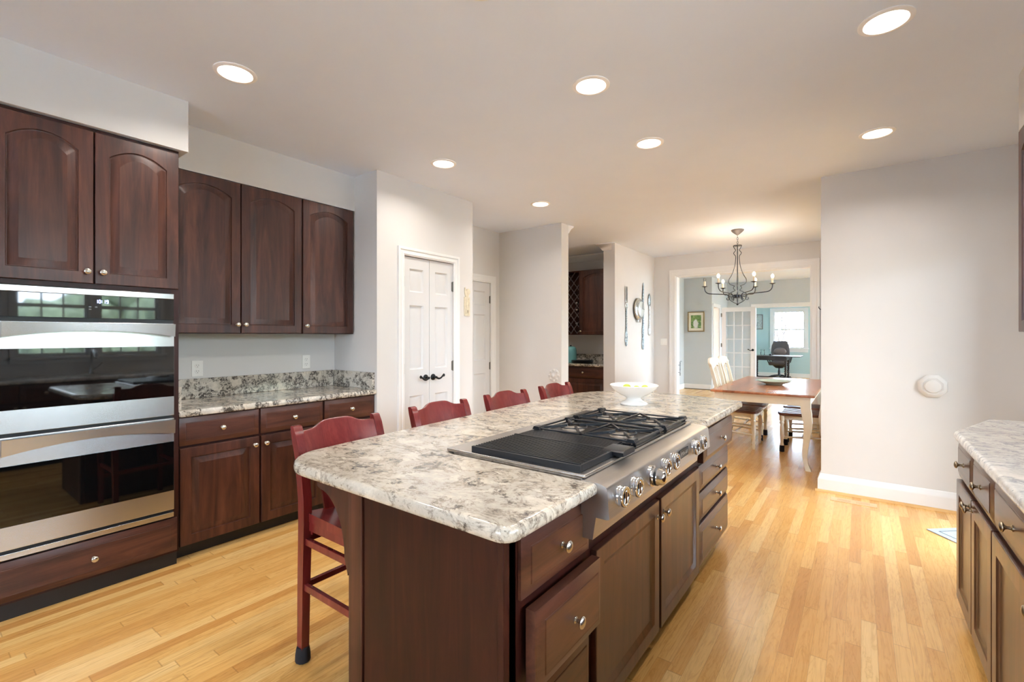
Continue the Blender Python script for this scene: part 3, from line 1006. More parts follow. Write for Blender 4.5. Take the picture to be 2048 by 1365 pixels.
isl_drawer(2.650, .085, .676, .226)

def arc(cx, cy, r, a0, a1, n):
    return [(cx + r * math.cos(math.radians(a0 + (a1 - a0) * i / n)), cy + r * math.sin(math.radians(a0 + (a1 - a0) * i / n))) for i in range(n + 1)]
poly = []
poly += arc(-1.545, 1.050, .195, 198, 270, 8)               # near left rounded corner
poly += arc(-.690, .897, .045, 270, 360, 5)                 # near right corner
poly += [(-.645, 1.300), (-1.268, 1.300), (-1.268, 2.458), (-.645, 2.458)]   # notch of the cooktop
poly += [(-.645, 3.30)] + arc(-.725, 3.47, .08, 0, 70, 5)
poly += [(-.82, 3.585), (-.95, 3.615), (-1.10, 3.638), (-1.25, 3.648), (-1.40, 3.635), (-1.53, 3.595), (-1.65, 3.515), (-1.745, 3.40), (-1.800, 3.24), (-1.808, 3.0), (-1.800, 2.5), (-1.785, 2.0), (-1.762, 1.5), (-1.745, 1.15)]
itop = tag(mesh_obj('island_countertop', slab(poly, .865, .905, .016), m_gran), 'large speckled cream granite top of the central island', 'countertop')

# cooktop
ck = thing('gas_cooktop', 'stainless steel gas cooktop with grill, four burners and front knobs, set in island', 'cooktop', (0, 0, 0))
CY0, CY1 = 1.303, 2.455
g = G()
g.box(-1.255, CY0 + .004, .80, -.700, CY1 - .004, .912)
g.box(-1.29, CY0, .906, -.690, CY1, .918, .004)
mesh_obj('top_plate', g, m_steel_y, ck)
# front apron: gently falling shelf, then the upright control panel
pr = [(-.700, .905), (-.640, .903), (-.618, .897), (-.612, .890), (-.604, .800), (-.612, .797), (-.700, .797)]
mesh_obj('control_panel', G().prism(pr, 'y', CY0 - .006, CY1 + .006), m_steel_f, ck)
mesh_obj('lower_trim', G().prism([(-.700, .797), (-.652, .797), (-.664, .722), (-.700, .722)], 'y', CY0 + .002, CY1 - .002), m_steel_f, ck)
def ck_knob(y, z, big=False):
    g = G()
    x = -.608
    r = .031 if not big else .033
    if big:
        g.lathe([(r * 1.15, x - .006), (r * 1.15, x + .011), (r * .98, x + .013), (r * .92, x + .030), (r * .85, x + .034), (r * .74, x + .050), (r * .5, x + .056), (0, x + .057)], (0, y, z), 'x', 28)
        k = mesh_obj('control_knob', g, m_chrome, ck)
        k['label'] = 'larger grill knob with a black band'
        mesh_obj('black_band', G().lathe([(r * .96, x + .014), (r * .95, x + .029)], (0, y, z), 'x', 28), m_black, k)
    else:
        g.lathe([(r * 1.04, x - .006), (r * 1.06, x + .004), (r * .99, x + .007), (r * 1.0, x + .011), (r * 1.05, x + .014), (r * 1.05, x + .021), (r * 1.0, x + .024), (r * .86, x + .024), (r * .80, x + .018), (r * .45, x + .012), (.0005, x + .011)], (0, y, z), 'x', 36)
        k = mesh_obj('control_knob', g, m_chrome, ck)
        mesh_obj('dial_face', G().lathe([(r * .74, x + .0175), (r * .52, x + .0142)], (0, y, z), 'x', 28, False), m_black, k)
        mesh_obj('grip', G().box(x + .008, y - .006, z - r * .70, x + .026, y + .006, z + r * .70, .004), m_chrome, k)
        g = G()
        for i in range(14):
            a = PI * 2 * i / 14
            g.box(x + .0238, y + r * .93 * math.cos(a) - .0012, z + r * .93 * math.sin(a) - .0012, x + .0244, y + r * .93 * math.cos(a) + .0012, z + r * .93 * math.sin(a) + .0012)
        mesh_obj('dial_marks', g, m_black, k)
for y in (1.378, 1.492, 1.785, 1.888, 2.180, 2.298): ck_knob(y, .851)
ck_knob(1.648, .849, True)

def text_mesh(name, txt, size, mat, parent, loc, rot, depth=.0006):
    cu = bpy.data.curves.new('t', 'FONT')
    cu.body = txt; cu.size = size; cu.extrude = depth
    cu.align_x = 'CENTER'; cu.align_y = 'CENTER'
    tmp = bpy.data.objects.new('t', cu); C.objects.link(tmp)
    dg = bpy.context.evaluated_depsgraph_get()
    me = bpy.data.meshes.new_from_object(tmp.evaluated_get(dg))
    bpy.data.objects.remove(tmp); bpy.data.curves.remove(cu)
    me.name = name; me.materials.clear(); me.materials.append(mat)
    o = bpy.data.objects.new(name, me); C.objects.link(o)
    o.parent = parent; o.location = loc; o.rotation_euler = rot
    return o
bd = mesh_obj('badge', G().box(-.0075, 1.977, .835, -.004, 2.098, .871, .001), m_black, ck, (-.6005, 0, 0), (0, 0, 0))
text_mesh('badge_lettering', 'JENN-AIR', .0235, m_silver, bd, (-.0032, 2.037, .853), (PI / 2, 0, PI / 2))

def squash(g, k):
    for v in g.bm.verts: v.co.z = .918 + (v.co.z - .918) * k
    return g
# grill section, griddle strip and pull block
def bar(g, p, q, w=.006, h=.010):
    p, q = Vector(p), Vector(q)
    d = (q - p).normalized(); s = d.cross(Vector((0, 0, 1))).normalized() * w / 2
    u = Vector((0, 0, h / 2))
    g.loops([[tuple(c + s - u), tuple(c - s - u), tuple(c - s + u), tuple(c + s + u)] for c in (p, q)])
g = G()
GX0, GX1 = -1.175, -.715
g.box(GX0, 1.320, .918, GX1, 1.332, .950).box(GX0, 1.720, .918, GX1, 1.730, .944)
g.box(GX0, 1.332, .918, GX0 + .012, 1.720, .944).box(GX1 - .014, 1.332, .918, GX1, 1.585, .952, .002)
g.box(GX0 + .012, 1.332, .922, GX1 - .014, 1.720, .926)
for i in range(17):
    y = 1.337 + i * .0152
    bar(g, (GX0 + .008, y, .947), (GX1 - .008, y, .949), .006, .012)
for x in (GX0 + .02, -.945, GX1 - .03):
    bar(g, (x, 1.33, .938), (x, 1.585, .938), .008, .012)
mesh_obj('grill_grate', squash(g, .62), m_iron, ck)
g = G().box(GX0 + .012, 1.588, .926, GX1 - .03, 1.722, .942)
for i in range(15):
    y = 1.593 + i * .0090
    bar(g, (GX0 + .014, y, .946), (GX1 - .034, y, .946), .0045, .010)
g.box(GX0 + .006, 1.583, .940, GX1 - .02, 1.590, .956)
mesh_obj('vent_grate', squash(g, .62), m_iron, ck)
g = G().prism([(1.560, .925), (1.660, .925), (1.664, .944), (1.650, .953), (1.572, .953), (1.556, .944)], 'x', -.752, -.672)
mesh_obj('grate_handle', squash(g, .75), m_iron, ck)
for y in (1.39, 1.50):
    g = G().tube([(-.93, y + .0, .934), (-.85, y + .01, .934), (-.76, y - .005, .934)], .004, 6)
    mesh_obj('grill_element', squash(g, .6), m_bblack, ck)
# burner pans, caps and cast grates
for y0, y1 in ((1.735, 2.030), (2.095, 2.390)):
    cy = (y0 + y1) / 2
    gp = G().box(-1.165, y0 + .01, .917, -.715, y1 - .01, .920)
    mesh_obj('burner_pan', gp, m_bblack, ck)
    for cx in (-1.055, -.820):
        bp = G().lathe([(.062, .920), (.062, .923), (.046, .926), (.044, .930), (.040, .932), (0, .932)], (cx, cy, 0), 'z', 28)
        bo = mesh_obj('burner', bp, m_burner, ck)
        mesh_obj('burner_base', G().lathe([(.080, .919), (.080, .923), (.064, .925)], (cx, cy, 0), 'z', 28), m_bblack, bo)
        gg = G().tube([(cx - .045, cy + .03, .925), (cx - .05, cy + .03, .938)], .004, 6)
        mesh_obj('igniter', gg, m_steel, bo)
    g = G()
    a, b = y0, y1
    for z, w in ((.928, .010), (.951, .012)):
        g.box(GX0, a, z - .005, GX1 + .018, a + w, z + .005, .002).box(GX0, b - w, z - .005, GX1 + .018, b, z + .005, .002)
        g.box(GX0, a, z - .005, GX0 + w, b, z + .005, .002).box(GX1 + .018 - w, a, z - .005, GX1 + .018, b, z + .005, .002)
    g.box(-.944, a, .946, -.932, b, .956)
    for cx in (-1.055, -.820):
        R = .062
        for k in range(4):
            an = PI / 4 + k * PI / 2
            ex = cx + math.cos(an) * .15; ey = cy + math.sin(an) * .19
            ex = min(max(ex, (GX0 + .008) if cx < -.94 else -.935), -.940 if cx < -.94 else GX1 + .010)
            ey = min(max(ey, a + .006), b - .006)
            sx, sy = cx + math.cos(an) * .03, cy + math.sin(an) * .03
            bar(g, (sx, sy, .957), (ex, ey, .951), .008, .016)
        ring = [(cx + R * math.cos(t_ * PI / 8), cy + R * math.sin(t_ * PI / 8), .950) for t_ in range(16)]
        g.tube(ring, .0045, 6, True)
    for cx, cyy in ((GX0 + .02, a + .01), (GX1, a + .01), (GX0 + .02, b - .01), (GX1, b - .01)):
        g.prism([(cx - .02, .946), (cx + .02, .946), (cx + .012, .966), (cx - .012, .966)], 'y', cyy - .02, cyy + .02)
    for cx, cyy in ((GX0 + .01, a + .01), (GX1 + .008, a + .01), (GX0 + .01, b - .01), (GX1 + .008, b - .01)):
        g.box(cx - .006, cyy - .006, .917, cx + .006, cyy + .006, .950)
    mesh_obj('burner_grate', squash(g, .68), m_iron, ck)

# footed bowl with limes
BWX, BWY = -1.193, 2.935
g = G()
prof = [(.086, 0), (.088, .004), (.080, .014), (.058, .024), (.046, .036), (.050, .046), (.082, .060), (.118, .082), (.142, .104), (.153, .120), (.156, .126), (.153, .128), (.148, .122), (.132, .104), (.105, .084), (.06, .070), (0, .066)]
g.lathe(prof, seg=40)
tag(mesh_obj('footed_bowl', g, m_porc, None, (BWX, BWY, .905)), 'white footed porcelain bowl on the island holding green limes', 'bowl')
lime_pos = [(-.03, -.02, .092), (.036, -.014, .092), (.0, .042, .092), (-.062, .030, .100), (.058, .040, .100)]
lab = ['pale green lime at the left front of the white bowl', 'pale green lime at the right front of the white bowl', 'pale green lime in the middle at the back of the white bowl', 'pale green lime at the left back of the white bowl', 'pale green lime at the right back of the white bowl']
for (x, y, z), lb in zip(lime_pos, lab):
    g = G().ball((0, 0, 0), .026, 16, 10, (1.12, 1, 1))
    tag(mesh_obj('lime', g, m_lime, None, (BWX + x, BWY + y, .905 + z), (0, 0, random.random() * 3)), lb, 'fruit', 'limes in the footed bowl')

# ------------------------------------------------------------------ bar stools
def make_stool(name, label, cat, loc, group, sock=True):
    """local x = sitter's facing, y = width; origin at floor centre"""
    t = thing(name, label, cat, loc, 0, group)
    hw = .205
    # seat, dished
    N, Mm = 10, 10
    lp_top = []
    rows = []
    for i in range(N + 1):
        u = -1 + 2 * i / N
        row = []
        for j in range(Mm + 1):
            v = -1 + 2 * j / Mm
            x = .215 * u; y = (hw + .005) * v * (1 - .04 * (1 - u))
            z = .620 - .020 * (1 - v * v) * (1 - .35 * u * u) - .012 * max(0, u - .6)
            row.append((x, y, z))
        rows.append(row)
    bm_ = G()
    vt = [[bm_.bm.verts.new(p) for p in r_] for r_ in rows]
    vb = [[bm_.bm.verts.new((p[0], p[1], .585)) for p in r_] for r_ in rows]
    for i in range(N):
        for j in range(Mm):
            bm_.bm.faces.new((vt[i][j], vt[i + 1][j], vt[i + 1][j + 1], vt[i][j + 1]))
            bm_.bm.faces.new((vb[i][j + 1], vb[i + 1][j + 1], vb[i + 1][j], vb[i][j]))
    for i in range(N):
        bm_.bm.faces.new((vt[i + 1][0], vt[i][0], vb[i][0], vb[i + 1][0]))
        bm_.bm.faces.new((vt[i][Mm], vt[i + 1][Mm], vb[i + 1][Mm], vb[i][Mm]))
    for j in range(Mm):
        bm_.bm.faces.new((vt[0][j], vt[0][j + 1], vb[0][j + 1], vb[0][j]))
        bm_.bm.faces.new((vt[N][j + 1], vt[N][j], vb[N][j], vb[N][j + 1]))
    mesh_obj('seat', bm_, m_maho, t)
    g = G().box(-.19, -hw + .012, .548, .19, -hw + .034, .588).box(-.19, hw - .034, .548, .19, hw - .012, .588).box(.165, -hw + .02, .530, .19, hw - .02, .588).box(-.20, -hw + .02, .530, -.175, hw - .02, .588)
    mesh_obj('seat_rail', g, m_maho, t)
    for s in (-1, 1):
        y = s * (hw - .006)
        g = G().loft([(-.222, y, 0.0, .018, .016), (-.215, y, .30, .020, .017), (-.205, y, .58, .022, .018), (-.207, y, .68, .022, .018), (-.232, y, .84, .021, .018), (-.262, y, .935, .019, .019), (-.275, y, .968, .013, .019), (-.277, y, .973, .006, .018)])
        lg = mesh_obj('rear_leg', g, m_maho, t)
        if sock and s < 0:
            mesh_obj('leg_sock', G().loops([[(-.222 + (r + dx) * math.cos(a), y + r * math.sin(a), z) for a in [k * PI / 6 for k in range(12)]] for r, dx, z in ((.026, 0, 0), (.030, .001, .004), (.029, .002, .030), (.026, .0, .055), (.024, 0, .062))]), m_sock, lg)
        g = G().loft([(.185, y, 0, .015, .015), (.185, y, .30, .018, .017), (.182, y, .585, .020, .018)])
        mesh_obj('front_leg', g, m_maho, t)
    # curved back panel with a raised middle, between the posts
    rows = []
    K = 18
    w2 = hw - .024
    lps = []
    for k in range(K + 1):
        v = -1 + 2 * k / K
        bow = -.026 * (1 - v * v)
        s_ = 1 / (1 + math.exp(14 * (abs(v) - .52)))
        top = .950 + .028 * s_
        bot = .830
        def px(z): return -.228 + bow - (z - .84) * .33
        lps.append([(px(bot) - .009, v * w2, bot), (px(bot) + .009, v * w2, bot), (px(top) + .009, v * w2, top - .006), (px(top) + .003, v * w2, top), (px(top) - .009, v * w2, top - .004)])
    g = G().loops(lps)
    mesh_obj('back_panel', g, m_maho, t)
    for v in (-.5, 0, .5):
        y = v * w2
        bow = -.026 * (1 - v * v)
        g = G().loft([(-.200, y, .60, .006, .024), (-.218 + bow * .6, y, .72, .006, .024), (-.228 + bow, y, .845, .006, .024)])
        mesh_obj('back_slat', g, m_maho, t)
    for z in (.315, .505):
        for s in (-1, 1):
            y = s * (hw - .006)
            mesh_obj('stretcher', G().box(-.215, y - .009, z - .014, .185, y + .009, z + .014, .002), m_maho, t)
        mesh_obj('stretcher', G().box(-.226, -hw + .01, z - .012, -.208, hw - .01, z + .012, .002), m_maho, t)
    mesh_obj('foot_rest', G().box(.176, -hw + .01, .20, .196, hw - .01, .235, .002), m_maho, t)
    return t
SG = 'mahogany bar stools along the island'
st0 = make_stool('bar_stool', 'red mahogany bar stool nearest the oven, its legs and seat in view', 'bar stool', (-1.640, 1.238, 0), SG)
for (x, y, lb) in ((-1.650, 1.885, 'red mahogany bar stool back in front of the white pantry doors'), (-1.655, 2.510, 'red mahogany bar stool back in front of the recessed passage door wall'), (-1.665, 3.160, 'red mahogany bar stool farthest from the oven, at the island end')):
    dup(st0, (x, y, 0), random.uniform(-.02, .02), lb, SG)

# ------------------------------------------------------------------ right-hand run
RX = 0.392
def right_cab(label, y_hi, w, door_n, kside, drawers):
    t = thing('base_cabinet', label, 'cabinet', (RX, y_hi, 0), L90)
    carcass(t, w, .606, .085, .864)
    n = door_n
    dw = w / n
    for i in range(n):
        x = i * dw + .005
        cab_door(t, x, .090, dw - .010, .570, x + (dw - .035 if (i % 2 == 0) else .025), .625, kmat=m_bronze, mat=m_sz, flat=True, st=.062)
    if drawers:
        for i in range(n):
            cab_drawer(t, i * dw + .005, .675, dw - .010, .178, kmat=m_bronze, mat=m_sx)
    return t
ra = right_cab('dark double base cabinet at the chamfered end of the right counter', 3.112, .760, 2, 0, True)
rb = right_cab('dark wide sink base cabinet in the middle of the right counter run', 2.347, 1.16, 2, 0, True)
rc = right_cab('dark base cabinet at the camera end of the right counter run', 1.182, .76, 2, 0, True)
# angled end of the run
g = G().loops([[(.400, 3.114, z), (.62, 3.114, z), (.998, 3.114, z), (.998, 3.50, z), (.565, 3.50, z)] for z in (.085, .864)])
tag(mesh_obj('end_cabinet', g, m_wbody), 'plain angled cabinet end under the chamfered corner of the right counter', 'cabinet')
rt = tag(mesh_obj('right_countertop', slab([(.352, -1.0), (.998, -1.0), (.998, 3.585), (.548, 3.565), (.352, 3.020)][:], .865, .905, .014), m_gran3), 'pale granite countertop with chamfered corner along the right side', 'countertop')
ur = thing('wall_cabinet', 'dark wall cabinet at the right edge of the picture, above pale counter', 'wall cabinet', (.690, 3.598, 1.370), L90)
carcass(ur, 1.0, .308, 0, 1.070, False)
cab_door(ur, .005, .004, .490, 1.060, .465, .064, arch=.055); cab_door(ur, .503, .004, .490, 1.060, .530, .064, arch=.055)
fc = thing('kitchen_faucet', 'arched steel sink faucet on the right counter below the windows', 'faucet', (.90, 1.45, .905), 0)
g = G().lathe([(.028, 0), (.028, .01), (.018, .016), (.016, .06)], seg=18)
g.tube([(0, 0, .05), (-.01, 0, .16), (-.05, 0, .25), (-.12, 0, .28), (-.19, 0, .25), (-.225, 0, .19)], [.014, .013, .013, .014, .016, .018], 10)
mesh_obj('spout', g, m_steel, fc)
mesh_obj('faucet_handle', G().tube([(0, .02, .05), (0, .06, .08), (-.02, .10, .13)], [.009, .008, .006], 8), m_steel, fc)

# oak floor register by the right wall, blue-grey mat
vr = thing('floor_register', 'flush oak floor vent by the right wall baseboard', 'floor vent', (-.05, 4.695, 0))
mesh_obj('register_frame', G().box(-.152, -.050, .0005, .152, .050, .004), m_register, vr)
g = G()
for x0 in (-.105, .020):
    for k in range(9):
        x = x0 + .010 * k
        g.box(x, -.024, .004, x + .005, .024, .0048)
mesh_obj('slots', g, m_slats, vr)
mt = thing('floor_mat', 'flat blue-grey mat on the floor behind the right cabinet', 'mat', (.366, 4.342, 0), 0)
e1, e2 = Vector((.13, -.167, 0)).normalized(), Vector((.168, .146, 0)).normalized()
def mp(a, b, z): return tuple(e1 * a + e2 * b + Vector((0, 0, z)))
g = G().loops([[mp(0, 0, z), mp(.52, 0, z), mp(.52, .60, z), mp(0, .60, z)] for z in (.0005, .006)])
mesh_obj('mat_base', g, m_rug, mt)
g = G()
for a0, b0, a1, b1 in ((.045, .045, .475, .05), (.045, .55, .475, .555), (.045, .045, .05, .555), (.47, .045, .475, .555)):
    g.loops([[mp(a0, b0, z), mp(a1, b0, z), mp(a1, b1, z), mp(a0, b1, z)] for z in (.006, .0068)])
mesh_obj('border_line', g, m_rug2, mt)

# medallions and wall hardware
g = G()
for r0, r1, z0, z1 in ((.098, .098, 0, .008), (.098, .085, .008, .014), ):
    pass
oct_ = lambda r: [(r * math.cos(PI / 8 + k * PI / 4), r * math.sin(PI / 8 + k * PI / 4)) for k in range(8)]
md = thing('wall_medallion', 'white octagonal raised medallion on the right wall', 'wall medallion', (.447, 4.89, .958), 0)
g = G().loops([[(x, -d, z) for x, z in oct_(r)] for r, d in ((.094, 0), (.094, .006), (.086, .018), (.066, .024), (.060, .020))])
mesh_obj('octagon_plate', g, m_wall, md)
mesh_obj('round_boss', G().lathe([(.050, -.018), (.050, -.028), (.046, -.032), (.0005, -.033)], ax='y', seg=32), m_wall, md)
md2 = thing('wall_medallion', 'beige round medallion low on the wall behind the farthest stool', 'wall medallion', (-3.045, 4.95, .862), 0)
g = G().lathe([(.082, 0), (.082, -.004), (.066, -.012), (.050, -.010), (.040, -.012)], ax='y', seg=32)
for k in range(8):
    a = k * PI / 4
    g.ball((.064 * math.cos(a), -.009, .064 * math.sin(a)), .017, 10, 6, (1, .5, 1))
mesh_obj('rosette', g, m_wall, md2)
mesh_obj('round_boss', G().lathe([(.026, -.010), (.026, -.030), (.018, -.038), (.0005, -.040)], ax='y', seg=24), m_wall, md2)

def switch(name, label, loc, rz):
    o = thing(name, label, 'light switch', loc, rz)
    mesh_obj('cover_plate', G().box(-.058, -.006, -.058, .058, 0, .058, .003), m_plastic, o)
    for x in (-.023, .023):
        mesh_obj('rocker', G().box(x - .016, -.010, -.034, x + .016, -.006, .034, .002), m_plastic, o)
switch('light_switch', 'white double light switch left of the wide cased opening', (-2.765, 8.15, 1.245), 0)
outlet('white outlet low on the aqua office wall', (-.98, OY, .42), 0, 'office outlets')

# rooster key plate
kp = thing('rooster_wall_plate', 'cream cast rooster keyhole plate on the wall beside the pantry doors', 'wall ornament', (-3.235, 3.558, 1.555), R90)
g = G().box(-.043, -.008, 0, .043, 0, .195, .003)
mesh_obj('plate', g, m_plate, kp)
g = G().box(-.036, -.011, .008, .036, -.008, .016).box(-.036, -.011, .180, .036, -.008, .188).box(-.036, -.011, .016, -.030, -.008, .180).box(.018, -.011, .016, .024, -.008, .180)
g.box(-.018, -.013, .025, .012, -.008, .170, .003)
mesh_obj('relief', g, m_plate, kp)
g = G().lathe([(.0055, -.0135), (.0055, -.0142)], (.002, 0, .052), 'y', 12).box(-.001, -.0142, .030, .005, -.0132, .052)
mesh_obj('keyhole', g, m_slot, kp)
g = G()
body = [(-.022, .194), (.018, .194), (.026, .214), (.030, .232), (.010, .236), (-.008, .240), (-.016, .256), (-.020, .276), (-.026, .292), (-.036, .288), (-.038, .268), (-.036, .240), (-.030, .214)]
g.prism(body, 'y', -.010, 0)
g.lathe([(.030, 0), (.030, -.009), (.022, -.012), (.010, -.010), (.0005, -.011)], (.016, 0, .250), 'y', 24)
mesh_obj('rooster', g, m_plate, kp)

# ------------------------------------------------------------------ giant cutlery and clock on the dining wall
WXF = -2.94
def wall_thing(name, label, y, z0, cat, grp=None):
    return thing(name, label, cat, (WXF, y, z0), R90, grp)
def shaft(h0, h1, r, beads):
    n = 60
    prof = []
    for i in range(n + 1):
        u = i / n
        prof.append((r * (1 + .45 * abs(math.sin(u * PI * beads))), h0 + (h1 - h0) * u))
    return prof
def ornate_end(g, z0, z1, w):
    zc = (z0 + z1) / 2; hh = (z1 - z0) / 2
    pts = [(w * math.sin(a) * (1 - .25 * math.cos(a)), -.014, zc + hh * math.cos(a)) for a in [k * PI / 10 for k in range(20)]]
    g.tube(pts, .007, 6, True)
    for k in range(5):
        z = z0 + (z1 - z0) * (k + .5) / 5
        g.ball((0, -.014, z), .011, 8, 6, (1, .7, 1.3))
fk = wall_thing('wall_fork', 'giant ornate silver wall fork, leftmost of the hanging cutlery', 6.895, 1.195, 'wall ornament')
g = G(); ornate_end(g, .0, .26, .034)
g.lathe(shaft(.25, .60, .010, 9), (0, -.014, 0), 'z', 10)
mesh_obj('handle', g, m_patina, fk)
g = G(); ornate_end(g, .58, .70, .038); g.box(-.036, -.022, .68, .036, -.008, .72, .004)
for k in range(4):
    x = -.030 + .020 * k
    g.loft([(x, -.014, .71, .0065, .006), (x, -.014, .85, .006, .005), (x, -.016, .925, .003, .003)])
mesh_obj('fork_head', g, m_silver, fk)
kn_ = wall_thing('wall_knife', 'giant ornate silver wall knife, tallest of the hanging cutlery', 7.595, 1.125, 'wall ornament')
g = G(); ornate_end(g, 0, .22, .036); ornate_end(g, .20, .42, .028); g.lathe(shaft(.10, .62, .012, 10), (0, -.014, 0), 'z', 10)
mesh_obj('handle', g, m_patina, kn_)
g = G(); g.loft([(0, -.014, .56, .022, .008), (0, -.014, .70, .028, .005), (.004, -.014, .95, .026, .004), (.010, -.014, 1.06, .016, .003), (.016, -.014, 1.12, .003, .002)])
for k in range(9): g.ball((.002, -.018, .60 + k * .055), .016, 8, 6, (1.2, .5, 1.5))
mesh_obj('blade', g, m_patina, kn_)
sp = wall_thing('wall_spoon', 'giant silver wall spoon, rightmost of the hanging cutlery', 7.885, 1.365, 'wall ornament')
g = G(); ornate_end(g, 0, .16, .030); g.lathe(shaft(.14, .52, .008, 5), (0, -.014, 0), 'z', 10)
mesh_obj('handle', g, m_silver, sp)
g = G().ball((0, -.014, .615), .05, 16, 10, (.95, .35, 2.0)); ornate_end(g, .50, .71, .046)
mesh_obj('spoon_bowl', g, m_patina, sp)
cl = wall_thing('wall_clock', 'round silver dish-shaped wall clock between fork and knife', 7.36, 1.785, 'clock')
g = G().lathe([(.150, 0), (.175, -.015), (.185, -.035), (.178, -.045), (.160, -.040), (.145, -.050), (.130, -.062)], ax='y', seg=40)
g.box(-.05, -.05, -.215, .05, 0, -.165, .006)
mesh_obj('clock_case', g, m_silver, cl)
mesh_obj('clock_face', G().lathe([(.132, -.055), (.125, -.078), (.09, -.090), (.0005, -.096)], ax='y', seg=40), plain('pale_dial', (214, 222, 222), .25, .3), cl)
mesh_obj('clock_hands', G().box(-.004, -.102, 0, .004, -.098, .10).box(0, -.102, -.003, .07, -.098, .003), m_iron, cl)

# ------------------------------------------------------------------ butler's pantry cabinets
bu = thing('wine_wall_cabinet', 'dark cherry wall cabinet with lattice wine rack in the alcove', 'wall cabinet', (-4.55, 6.912, 1.368), 0)
BWD = 1.42
g = G().box(0, .02, 0, .36, .324, 1.07)
g = G()
g.box(0.80, 0, 0, BWD, .324, 1.07).box(0, 0, 0, .02, .324, 1.07).box(.02, 0, 0, .80, .324, .02).box(.02, 0, 1.05, .80, .324, 1.07).box(.02, .30, .02, .80, .324, 1.05)
g.box(.78, 0, .02, .80, .30, 1.05)
mesh_obj('cabinet_body', g, m_wbody, bu)
g = G()
for k in range(-9, 12):
    for s in (1, -1):
        x0 = .02 + k * .12
        # lattice strip clipped to the opening .02-.78 x .02-1.05
        pts = []
        for z in [i * .01 for i in range(2, 106)]:
            x = x0 + s * (z - .02) * .78 + (0 if s > 0 else .0)
            if .02 <= x <= .78: pts.append((x, z))
        if len(pts) > 4:
            (xa, za), (xb, zb) = pts[0], pts[-1]
            g.tube([(xa, .012 if s > 0 else .020, za), (xb, .012 if s > 0 else .020, zb)], .0065, 4)
mesh_obj('wine_lattice', g, plain('lattice_grey', (84, 78, 80), .5), bu)
cab_door(bu, .805, .004, .605, 1.062, .83, .06, arch=.07)
for k, (x, z, lb) in enumerate(((-3.835, 1.905, 'wine bottle end in the lattice rack, upper one'), (-3.835, 1.790, 'wine bottle end in the lattice rack, middle one'), (-3.835, 1.560, 'wine bottle end in the lattice rack, lowest one'))):
    wb = thing('wine_bottle', lb, 'bottle', (x, 6.95, z), 0, 'wine bottles in the lattice rack')
    mesh_obj('glass_bottle', G().lathe([(.0005, .25), (.034, .248), (.036, .22), (.036, .09), (.028, .06), (.014, .03), (.013, .005)], ax='y', seg=20), m_bottle, wb)
    mesh_obj('foil_cap', G().lathe([(.0145, .03), (.0145, -.004), (.010, -.006), (.0005, -.006)], ax='y', seg=16), m_foil, wb)
bb = thing('base_cabinet', 'dark cherry base cabinet in the alcove beyond the island', 'cabinet', (-4.75, 6.655, 0), 0)
carcass(bb, 1.62, .58, .085, .864)
for i in range(2):
    cab_drawer(bb, .80 * i + .01, .680, .795, .176); cab_door(bb, .80 * i + .01, .090, .795, .580, (.80 * i + .04) if i else .77, .62)
bc = thing('alcove_countertop', 'dark flecked granite counter in the alcove', 'countertop', (0, 0, 0))
mesh_obj('worktop', slab([(-4.76, 6.62), (-3.126, 6.62), (-3.126, 7.239), (-4.76, 7.239)], .865, .905, .012), m_gran2, bc)
mesh_obj('backsplash', G().box(-4.76, 7.215, .9055, -3.126, 7.239, 1.04, .002).box(-3.148, 6.66, .9055, -3.126, 7.215, 1.04, .002), m_gran2, bc)
ap = thing('countertop_canister', 'rounded teal canister on the alcove counter', 'canister', (-3.955, 6.97, .9055), 0)
g = G().loops([[(x * k, y * k, z) for x, y in arc(0, 0, 1, 0, 350, 23)] for k, z in ((.092, 0), (.098, .01), (.098, .20), (.092, .235), (.070, .258), (.03, .268))])
mesh_obj('canister_body', g, m_teal, ap)
mesh_obj('canister_knob', G().lathe([(.012, .266), (.012, .275), (.018, .285), (.0005, .292)], seg=14), m_black, ap)
for k, (lb, z) in enumerate((('flat black tray at the bottom of the alcove counter stack', .906), ('flat black tray on top of the alcove counter stack', .930))):
    g = G().lathe([(.145, 0), (.165, .006), (.185, .018), (.188, .020), (.180, .020), (.150, .010), (.0005, .008)], seg=32)
    tag(mesh_obj('serving_tray', g, m_black, None, (-3.66, 6.83, z)), lb, 'tray', 'black trays on the alcove counter')

# ------------------------------------------------------------------ dining table and chairs
TX0, TX1, TY0, TY1 = -1.340, -.365, 5.465, 7.56
dt = thing('dining_table', 'farmhouse dining table with brown wooden top and cream curved legs', 'table', ((TX0 + TX1) / 2, (TY0 + TY1) / 2, 0), 0)
hx, hy = (TX1 - TX0) / 2, (TY1 - TY0) / 2
mesh_obj('tabletop', G().box(-hx, -hy, .735, hx, hy, .760, .008, 3), m_ttop, dt)
g = G().box(-hx + .05, -hy + .045, .645, hx - .05, -hy + .067, .735).box(-hx + .05, hy - .067, .645, hx - .05, hy - .045, .735)
g.box(-hx + .05, -hy + .067, .645, -hx + .072, hy - .067, .735).box(hx - .072, -hy + .067, .645, hx - .05, hy - .067, .735)
mesh_obj('apron', g, m_cream, dt)
for sx in (-1, 1):
    for sy in (-1, 1):
        bx, by = sx * (hx - .082), sy * (hy - .078)
        lv = []
        for z, o, r in ((.735, 0, .044), (.62, .002, .043), (.56, .012, .042), (.48, .022, .038), (.40, .020, .033), (.30, .008, .028), (.20, -.004, .024), (.12, -.006, .021), (.06, .004, .020), (.02, .020, .024), (.0, .028, .024)):
            lv.append((bx + sx * o, by + sy * o, z, r, r))
        mesh_obj('leg', G().loft(lv), m_cream, dt)
